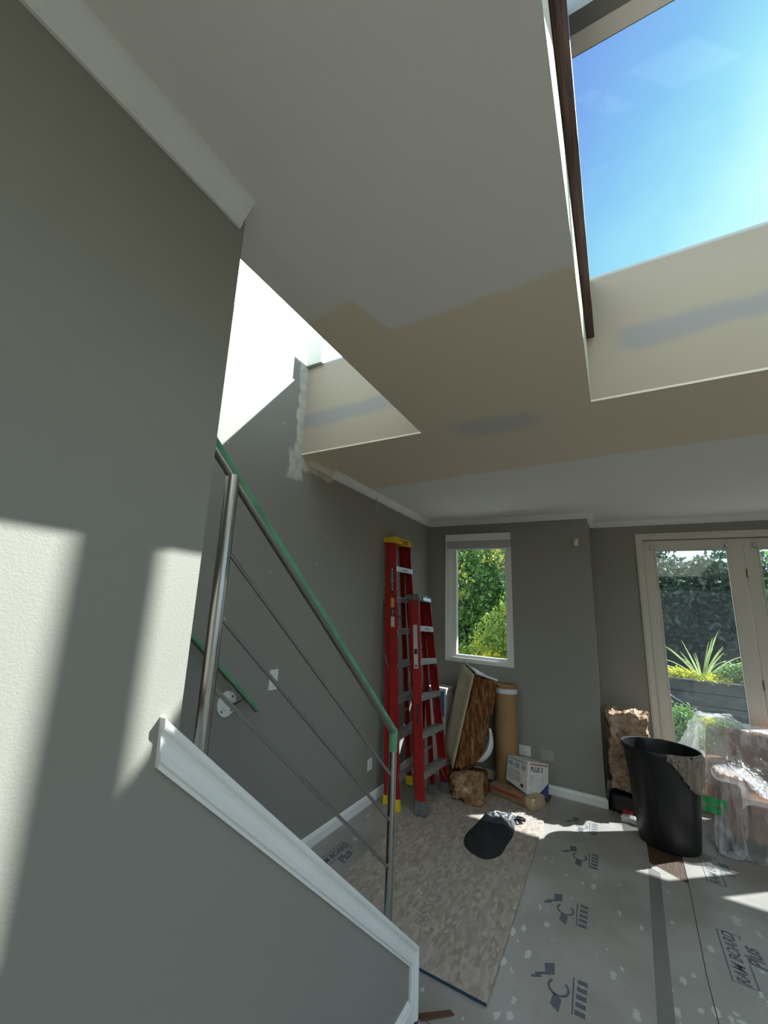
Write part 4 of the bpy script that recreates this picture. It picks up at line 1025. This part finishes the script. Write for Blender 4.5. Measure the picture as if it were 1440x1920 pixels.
# ------------------------------------------------------------------ sofa
t = thing('sofa', 'brown leather sofa standing under clear plastic sheeting before the doors', 'sofa', (1.3, 5.35, 0))
SB = [(.62, .80, 5.02, 5.74, .10, .57), (.80, 2.25, 5.50, 5.76, .10, .86), (.80, 2.25, 5.03, 5.50, .10, .30)]
MB().box(*SB[0]).build('arm', M_SOFA, t, bevel=.04); MB().box(*SB[1]).build('back', M_SOFA, t, bevel=.05); MB().box(*SB[2]).build('seat_base', M_SOFA, t, bevel=.02)
for k in range(2): MB().box(.81+k*.72, 1.52+k*.72, 5.0, 5.50, .305, .44).build('seat_cushion', M_SOFA, t, bevel=.035)
for (lx, ly) in ((.66, 5.07), (.66, 5.68), (2.18, 5.07), (2.18, 5.68)): MB().box(lx-.025, lx+.025, ly-.025, ly+.025, .004, .10).build('leg', M_BLACK, t)
MB().box(.62, 2.25, 5.025, 5.06, .08, .115).build('lower_rail', M_BLACK, t)
# plastic sheet: small numpy cloth relaxation over the sofa
def drape():
    nx, ny = 104, 96; e = .014
    S = np.linspace(-.50, 1.95, nx); T_ = np.linspace(-.52, .86, ny)      # arc lengths past the left and front edges
    boxes = [np.array(b) for b in SB]+[np.array((.80, 2.25, 5.0, 5.50, .3, .45)), np.array((.64, .84, 5.58, 5.76, .5, .915))]
    s_, t_ = np.meshgrid(S, T_, indexing='ij'); x = .60+np.maximum(s_, 0); y = 4.985+np.minimum(np.maximum(t_, 0), .79)
    top = np.full_like(x, .30)
    for xx, sh in ((x, 0),):
        for b in boxes:
            dx_ = np.maximum(np.maximum(b[0]-.02-x, x-b[1]-.02), 0); dy_ = np.maximum(np.maximum(b[2]-.02-y, y-b[3]-.02), 0)
            top = np.maximum(top, b[5]+.03-1.1*np.hypot(dx_, dy_))
    dz = np.minimum(s_, 0)+np.minimum(t_, 0)*.9
    P = np.stack([x+np.minimum(s_, 0)*.06, y+np.minimum(t_, 0)*.22, np.maximum(top+dz, .02)], -1)
    P[..., 0] += np.minimum(s_, 0)*.40*np.clip((y-5.15)/.2, 0, 1)
    P += .012*RNG.normal(size=P.shape)*np.array([1, 1, .5])
    fold = np.sin(s_*23+t_*9)*.012+np.sin(s_*9-t_*31+1)*.012; P[..., 1] -= np.where(t_ < 0, np.abs(fold)+.0, 0); P[..., 2] += np.where(t_ > 0, fold*.8, 0); P[..., 0] -= np.where(s_ < 0, np.abs(fold), 0)
    rx, ry = (S[1]-S[0])*1.03, (T_[1]-T_[0])*1.03; V = np.zeros_like(P)
    def solve(A, B, rest, k):
        d = B-A; l = np.linalg.norm(d, axis=-1, keepdims=True)+1e-9; return d*(1-rest/l)*.5*k
    for it in range(130):
        V *= .93; V[..., 2] -= .0008; Q = P+V
        for sub in range(7):
            for par in (0, 1):
                A, B = Q[par:-1:2], Q[par+1::2]; A = A[:len(B)]; c = solve(A, B, rx, 1); A += c; B -= c
                A, B = Q[:, par:-1:2], Q[:, par+1::2]; A = A[:, :B.shape[1]]; c = solve(A, B, ry, 1); A += c; B -= c
            dg = math.hypot(rx, ry)
            A, B = Q[:-1, :-1], Q[1:, 1:]; c = solve(A, B, dg, .2); A += c; B -= c
            A, B = Q[1:, :-1], Q[:-1, 1:]; c = solve(A, B, dg, .2); A += c; B -= c
            for b in boxes:
                lo = np.array([b[0]-e, b[2]-e, b[4]-e]); hi = np.array([b[1]+e, b[3]+e, b[5]+e])
                ins = np.all((Q > lo) & (Q < hi), axis=-1)
                if not ins.any(): continue
                q = Q[ins]; alld = np.concatenate([(q-lo)[:, :2], hi-q], 1); k = alld.argmin(1); p0 = P[ins]
                m_ = k == 4; q[m_, :2] = p0[m_, :2]*.85+q[m_, :2]*.15
                for ax, sel in ((0, 0), (1, 1)): m_ = k == sel; q[m_, ax] = lo[ax]
                for ax, sel in ((0, 2), (1, 3), (2, 4)): m_ = k == sel; q[m_, ax] = hi[ax]
                Q[ins] = q
            d = Q[..., :2]-np.array([.235, 4.86]); r = np.linalg.norm(d, axis=-1); m_ = (r < .318)
            if m_.any(): Q[m_, :2] = np.array([.235, 4.86])+d[m_]/r[m_][:, None]*.318
            Q[..., 1] = np.minimum(Q[..., 1], 5.84); Q[..., 2] = np.maximum(Q[..., 2], .012)
            Q[:, -1] = P[:, -1]; pin = P[0, :, 1] > 5.24; Q[0, pin] = P[0, pin]
        V = Q-P; sp = np.linalg.norm(V, axis=-1, keepdims=True); V *= np.minimum(1, .012/(sp+1e-9)); P = Q
    idx = np.arange(nx*ny).reshape(nx, ny)
    Fq = np.stack([idx[:-1, :-1], idx[1:, :-1], idx[1:, 1:], idx[:-1, 1:]], -1).reshape(-1, 4)
    return P.reshape(-1, 3), Fq
Pv, Fq = drape()
o = fill_mesh('plastic_sheet', Pv, Fq, M_FILM, smooth=True); sb = o.modifiers.new('s', 'SUBSURF'); sb.levels = 1; sb.render_levels = 1
tag(o, 'clear crumpled plastic sheeting draped over the brown sofa', 'plastic sheet')
for k, (z0, z1, x1) in enumerate(((.335, .40, .655), (.275, .325, .635))):
    lab = ('upper strip of green tape on the plastic sheeting beside the trash can', 'lower strip of green tape on the plastic sheeting beside the trash can')[k]
    mb = MB()
    for i in range(9):
        x = .50+(x1-.50)*i/8; y = 4.985+.004*math.sin(i*1.7)
        mb.v += [(x, y, z0-.012*i/8), (x, y, z1-.012*i/8)]
    mb.f = [(2*i, 2*i+2, 2*i+3, 2*i+1) for i in range(8)]
    o = mb.build('tape_strip', mat('green_tape_strip', (.03, .33, .09), .5)); o.modifiers.new('s', 'SOLIDIFY').thickness = .002
    tag(o, lab, 'tape', 'green tape strips on the sheeting')

# ------------------------------------------------------------------ outside
o = struct('ground_deck', MB().box(-6, 8, BD+.14, 9.5, -.25, -.06), M_DECK)
tag(MB().cyl((1.41, 2.81, GZ+.02), (1.41, 2.81, 5.6), .07, n=24).build('shadow_stripe_pipe', M_ALU, smooth=True), 'unseen metal pipe added on the roof to cast a wall shadow stripe', 'pipe')  # pipe added out of view to throw the shadow stripe on the stair wall
def leaves(mb_name, mt, parent, blobs, count, size, aspect=.5, droop=0):
    bl = np.array([b[:6] for b in blobs], float); vol = bl[:, 3]*bl[:, 4]*bl[:, 5]; pr = vol**.8; pr /= pr.sum()
    pick = RNG.choice(len(bl), count, p=pr); d = RNG.normal(size=(count, 3)); d /= np.linalg.norm(d, axis=1)[:, None]
    rad = RNG.random(count)**.38; C_ = bl[pick, :3]+d*rad[:, None]*bl[pick, 3:6]
    # lump into twigs
    nt_ = max(6, count//14); cent = C_[RNG.choice(count, nt_)]; own = RNG.integers(0, nt_, count)
    C_ = np.where(RNG.random(count)[:, None] < .75, cent[own]+RNG.normal(size=(count, 3))*size*1.9*np.array([1, 1, .7]), C_)
    a = RNG.normal(size=(count, 3)); a[:, 2] -= droop; a /= np.linalg.norm(a, axis=1)[:, None]
    b = np.cross(a, RNG.normal(size=(count, 3))); b /= np.linalg.norm(b, axis=1)[:, None]
    s = size*(.6+.8*RNG.random(count))[:, None]
    v = np.stack([C_-a*s, C_+b*s*aspect, C_+a*s, C_-b*s*aspect], 1).reshape(-1, 3)
    f = np.arange(count*4).reshape(-1, 4)
    return fill_mesh(mb_name, v, f, mt, parent)
def tree(name, label, base, blobs, mt, count, size, trunk_r=.1, group=None, trunkh=None, aspect=.5, droop=0):
    t = thing(name, label, 'tree' if 'tree' in name else 'plant', base, group)
    mb = MB(); b0 = Vector(base); top = Vector(blobs[0][:3])
    mb.tube([b0, b0.lerp(top, .5)+Vector((.05, 0, 0)), top], trunk_r, 8, rs=[trunk_r, trunk_r*.7, trunk_r*.35])
    for bb in blobs[1:]:
        p = Vector(bb[:3]); mb.tube([b0.lerp(top, .45), b0.lerp(top, .45).lerp(p, .6), p], trunk_r*.4, 6, rs=[trunk_r*.45, trunk_r*.3, trunk_r*.12])
    mb.build('trunk', M_BARK, t, smooth=True)
    leaves('foliage', mt, t, blobs, count, size, aspect, droop)
    return t
LM1 = leaf_mat('green_leaves', (.05, .13, .03), (.17, .32, .08), (.60, .56, .10), .58)
LM2 = leaf_mat('yellow_green_leaves', (.14, .24, .04), (.30, .40, .07), (.68, .62, .08), .55)
LM3 = leaf_mat('dark_leaves', (.015, .035, .02), (.06, .11, .05))
LM4 = leaf_mat('shrub_leaves', (.08, .18, .04), (.25, .42, .10))
LM5 = leaf_mat('sedum_leaves', (.45, .50, .04), (.75, .70, .06))
LM6 = leaf_mat('bluish_leaves', (.06, .14, .08), (.16, .30, .18))
tree('leafy_tree', 'tall green tree with drooping leaves filling the window top', (-3.4, 11.2, -3), [(-3.4, 11.3, 2.2, 1.5, 1.0, 1.5), (-2.6, 11.5, 3.2, 1.1, .9, 1.2), (-4.0, 11.6, 3.6, 1.0, .9, 1.0), (-3.0, 11.5, 1.0, 1.4, 1.0, 1.3), (-2.0, 11.6, 2.0, 1.0, .9, 1.2)], LM1, 21000, .06, .14, droop=.7)
tree('leafy_tree', 'yellow tinged tree in the lower right of the window', (-2.3, 9.6, -3), [(-2.05, 9.7, 1.1, .75, .6, .8), (-2.5, 9.8, .6, .8, .6, .6), (-1.75, 9.7, 1.8, .45, .4, .55)], LM2, 9000, .045, .08, droop=.7)
tree('leafy_tree', 'bluish green tree further behind in the window', (-4.6, 14.5, -3), [(-4.6, 14.5, 2.6, 1.8, 1.2, 2.2), (-3.3, 14.8, 3.8, 1.5, 1.2, 1.5), (-3.2, 14.6, 1.2, 1.6, 1.0, 1.6)], LM6, 13000, .075, .15, droop=.6)
tree('leafy_tree', 'large dark tree seen through the glass of the left door', (1.9, 13.5, -3), [(1.4, 13.6, 2.1, 1.8, 1.2, 1.35), (2.7, 13.8, 2.3, 1.5, 1.2, 1.5), (1.2, 13.9, .8, 1.9, 1.1, 1.2), (2.9, 13.9, .8, 1.8, 1.1, 1.2), (.7, 13.8, 3.0, 1.0, .9, .95)], LM3, 30000, .075, .2, droop=.3)
tree('leafy_tree', 'brighter green tree seen through the second door at the right edge', (4.4, 12.5, -3), [(4.2, 12.6, 2.0, 1.5, 1.0, 1.5), (3.6, 12.5, 3.0, .8, .8, .9), (5.0, 12.6, .9, 1.3, 1.0, 1.3)], LM1, 9000, .07, .14, droop=.4)
# hedge row further back
for k, (x, lab) in enumerate(((-2.0, 'dark hedge far behind the window trees'), (2.6, 'dark hedge far behind the large dark tree'))):
    tree('hedge_shrub', lab, (x, 17, -3), [(x-1.5, 17, .0, 2.6, .8, 2.2), (x+1.8, 17.2, .0, 2.6, .8, 2.0)], LM3, 9000, .13, .12)
# planter box with its plants
t = thing('planter_box', 'long grey weathered planter box on the deck outside the doors', 'planter', (1.2, 8.2, -.06))
py0, py1, pz1 = 8.0, 8.45, 1.035
for k in range(3): MB().box(.1, 4.0, py0, py0+.03, pz1-.16-k*.165, pz1-k*.165-.008).build('plank', M_PLANTER, t, bevel=.004)
for k in range(3): MB().box(.1, 4.0, py1-.03, py1, pz1-.16-k*.165, pz1-k*.165-.008).build('plank', M_PLANTER, t, bevel=.004)
MB().box(.1, .13, py0+.03, py1-.03, pz1-.5, pz1-.008).build('end_panel', M_PLANTER, t); MB().box(3.97, 4.0, py0+.03, py1-.03, pz1-.5, pz1-.008).build('end_panel', M_PLANTER, t)
MB().box(.13, 3.97, py0+.03, py1-.03, pz1-.45, pz1-.03).build('soil', mat('soil', (.03, .022, .016), .95), t)
MB().box(.05, 4.05, py0-.03, py0+.03, pz1-.008, pz1+.012).build('rim_board', M_ALU if False else M_DECK, t, bevel=.003)
for lx in (.15, 2.0, 3.9): MB().box(lx-.04, lx+.04, py0+.1, py0+.18, -.06, pz1-.5).build('leg', M_PLANTER, t)
MB().box(.1, 4.0, py0+.2, py0+.24, .30, .42).build('stretcher', M_PLANTER, t)
t = thing('spiky_grass', 'tall spiky grass plant growing from the planter box', 'plant', (.975, 8.2, 1.0))
random.seed(12)
for k in range(44):
    a = random.uniform(-.15, math.pi+.15) if k % 4 else random.uniform(0, 2*math.pi); ln = random.uniform(.50, .84); el = random.uniform(.35, 1.35)
    d = Vector((math.cos(a), .35*math.sin(a), 0)); mb = MB(); K = 8; up_ = math.sin(el)
    pts = []
    for i in range(K+1):
        s_ = i/K; p = Vector((.975, 8.2, 1.0))+d*(ln*math.cos(el)*s_*1.1)+Vector((0, 0, ln*up_*s_-(.38*math.cos(el))*ln*s_**2.4))
        pts.append(p)
    side = Vector((-d.y, d.x, 0)).normalized()
    if side.length == 0: side = Vector((1, 0, 0))
    sd = Vector((.9, 0, .25))
    for i, p in enumerate(pts):
        w = .011*(1-(i/K))**.7+.0012; n_ = (pts[min(i+1, K)]-pts[max(i-1, 0)]).normalized(); sv = n_.cross(Vector((0, 1, 0))).normalized()
        mb.v += [tuple(p-sv*w), tuple(p+Vector((0, w*.5, 0))), tuple(p+sv*w)]
    mb.f = [(i*3+j, i*3+j+1, i*3+j+4, i*3+j+3) for i in range(K) for j in range(2)]
    mb.build('blade', leafm if k else (leafm := leaf_mat('grass_blades', (.25, .36, .10), (.55, .62, .30))), t)
def shrub(label, c, r, mt, n, size, name='leafy_shrub', asp=.6):
    t = thing(name, label, 'plant', (c[0], c[1], c[2]-r[2]))
    mb = MB()
    for k in range(5):
        a = k*1.3; mb.tube([(c[0], c[1], c[2]-r[2]), (c[0]+.5*r[0]*math.cos(a), c[1]+.5*r[1]*math.sin(a), c[2]+.2*r[2])], .008, 5)
    mb.build('stems', M_BARK, t); leaves('foliage', mt, t, [(*c, *r)], n, size, asp); return t
shrub('low yellow green sedum along the left end of the planter box', (.66, 8.12, 1.07), (.26, .12, .09), LM5, 1600, .018, 'sedum_mat')
shrub('low yellow sedum at the foot of the spiky grass', (1.08, 8.10, 1.05), (.30, .12, .06), LM5, 1700, .018, 'sedum_mat')
shrub('round bright green shrub in the planter box at the right', (1.42, 8.15, 1.13), (.25, .15, .16), LM4, 2600, .022)
shrub('rounded green shrub on the deck at lower left of the door glass', (.60, 7.1, .42), (.22, .2, .36), LM4, 4200, .022)
shrub('small green shrub low behind the sofa in the door glass', (1.04, 7.25, .55), (.12, .12, .12), LM4, 1100, .020)
shrub('small dark green shrub at the lower right of the door glass', (1.24, 7.2, .52), (.13, .12, .14), LM6, 1200, .020)
shrub('yellow leafed low plant between the shrubs in the door glass', (.86, 7.3, .58), (.14, .12, .09), LM5, 700, .018)
for nm, x in (('', 0),):
    t = thing('stone_bowl', 'rounded stone bowl on the deck behind the low yellow plant', 'bowl', (.85, 7.55, -.06))
    MB().lathe([(0, 0), (.12, 0), (.12, .05), (.26, .38), (.30, .66), (.27, .68), (.22, .5), (0, .45)], (.85, 7.6, -.06), 32).build('bowl_body', mat('tan_stone', (.30, .26, .20), .8, var=.2, vscale=9), t, smooth=True)
tag(MB().tube([(.412, 5.905, 1.06), (.53, 5.83, .985), (.665, 5.71, .925)], .0022, 6).build('string', M_WHITE, smooth=True), 'thin pale string stretched from the door frame to the peak of the plastic sheeting', 'string')
# clean helper property
for o in bpy.data.objects:
    if '_loc' in o: del o['_loc']
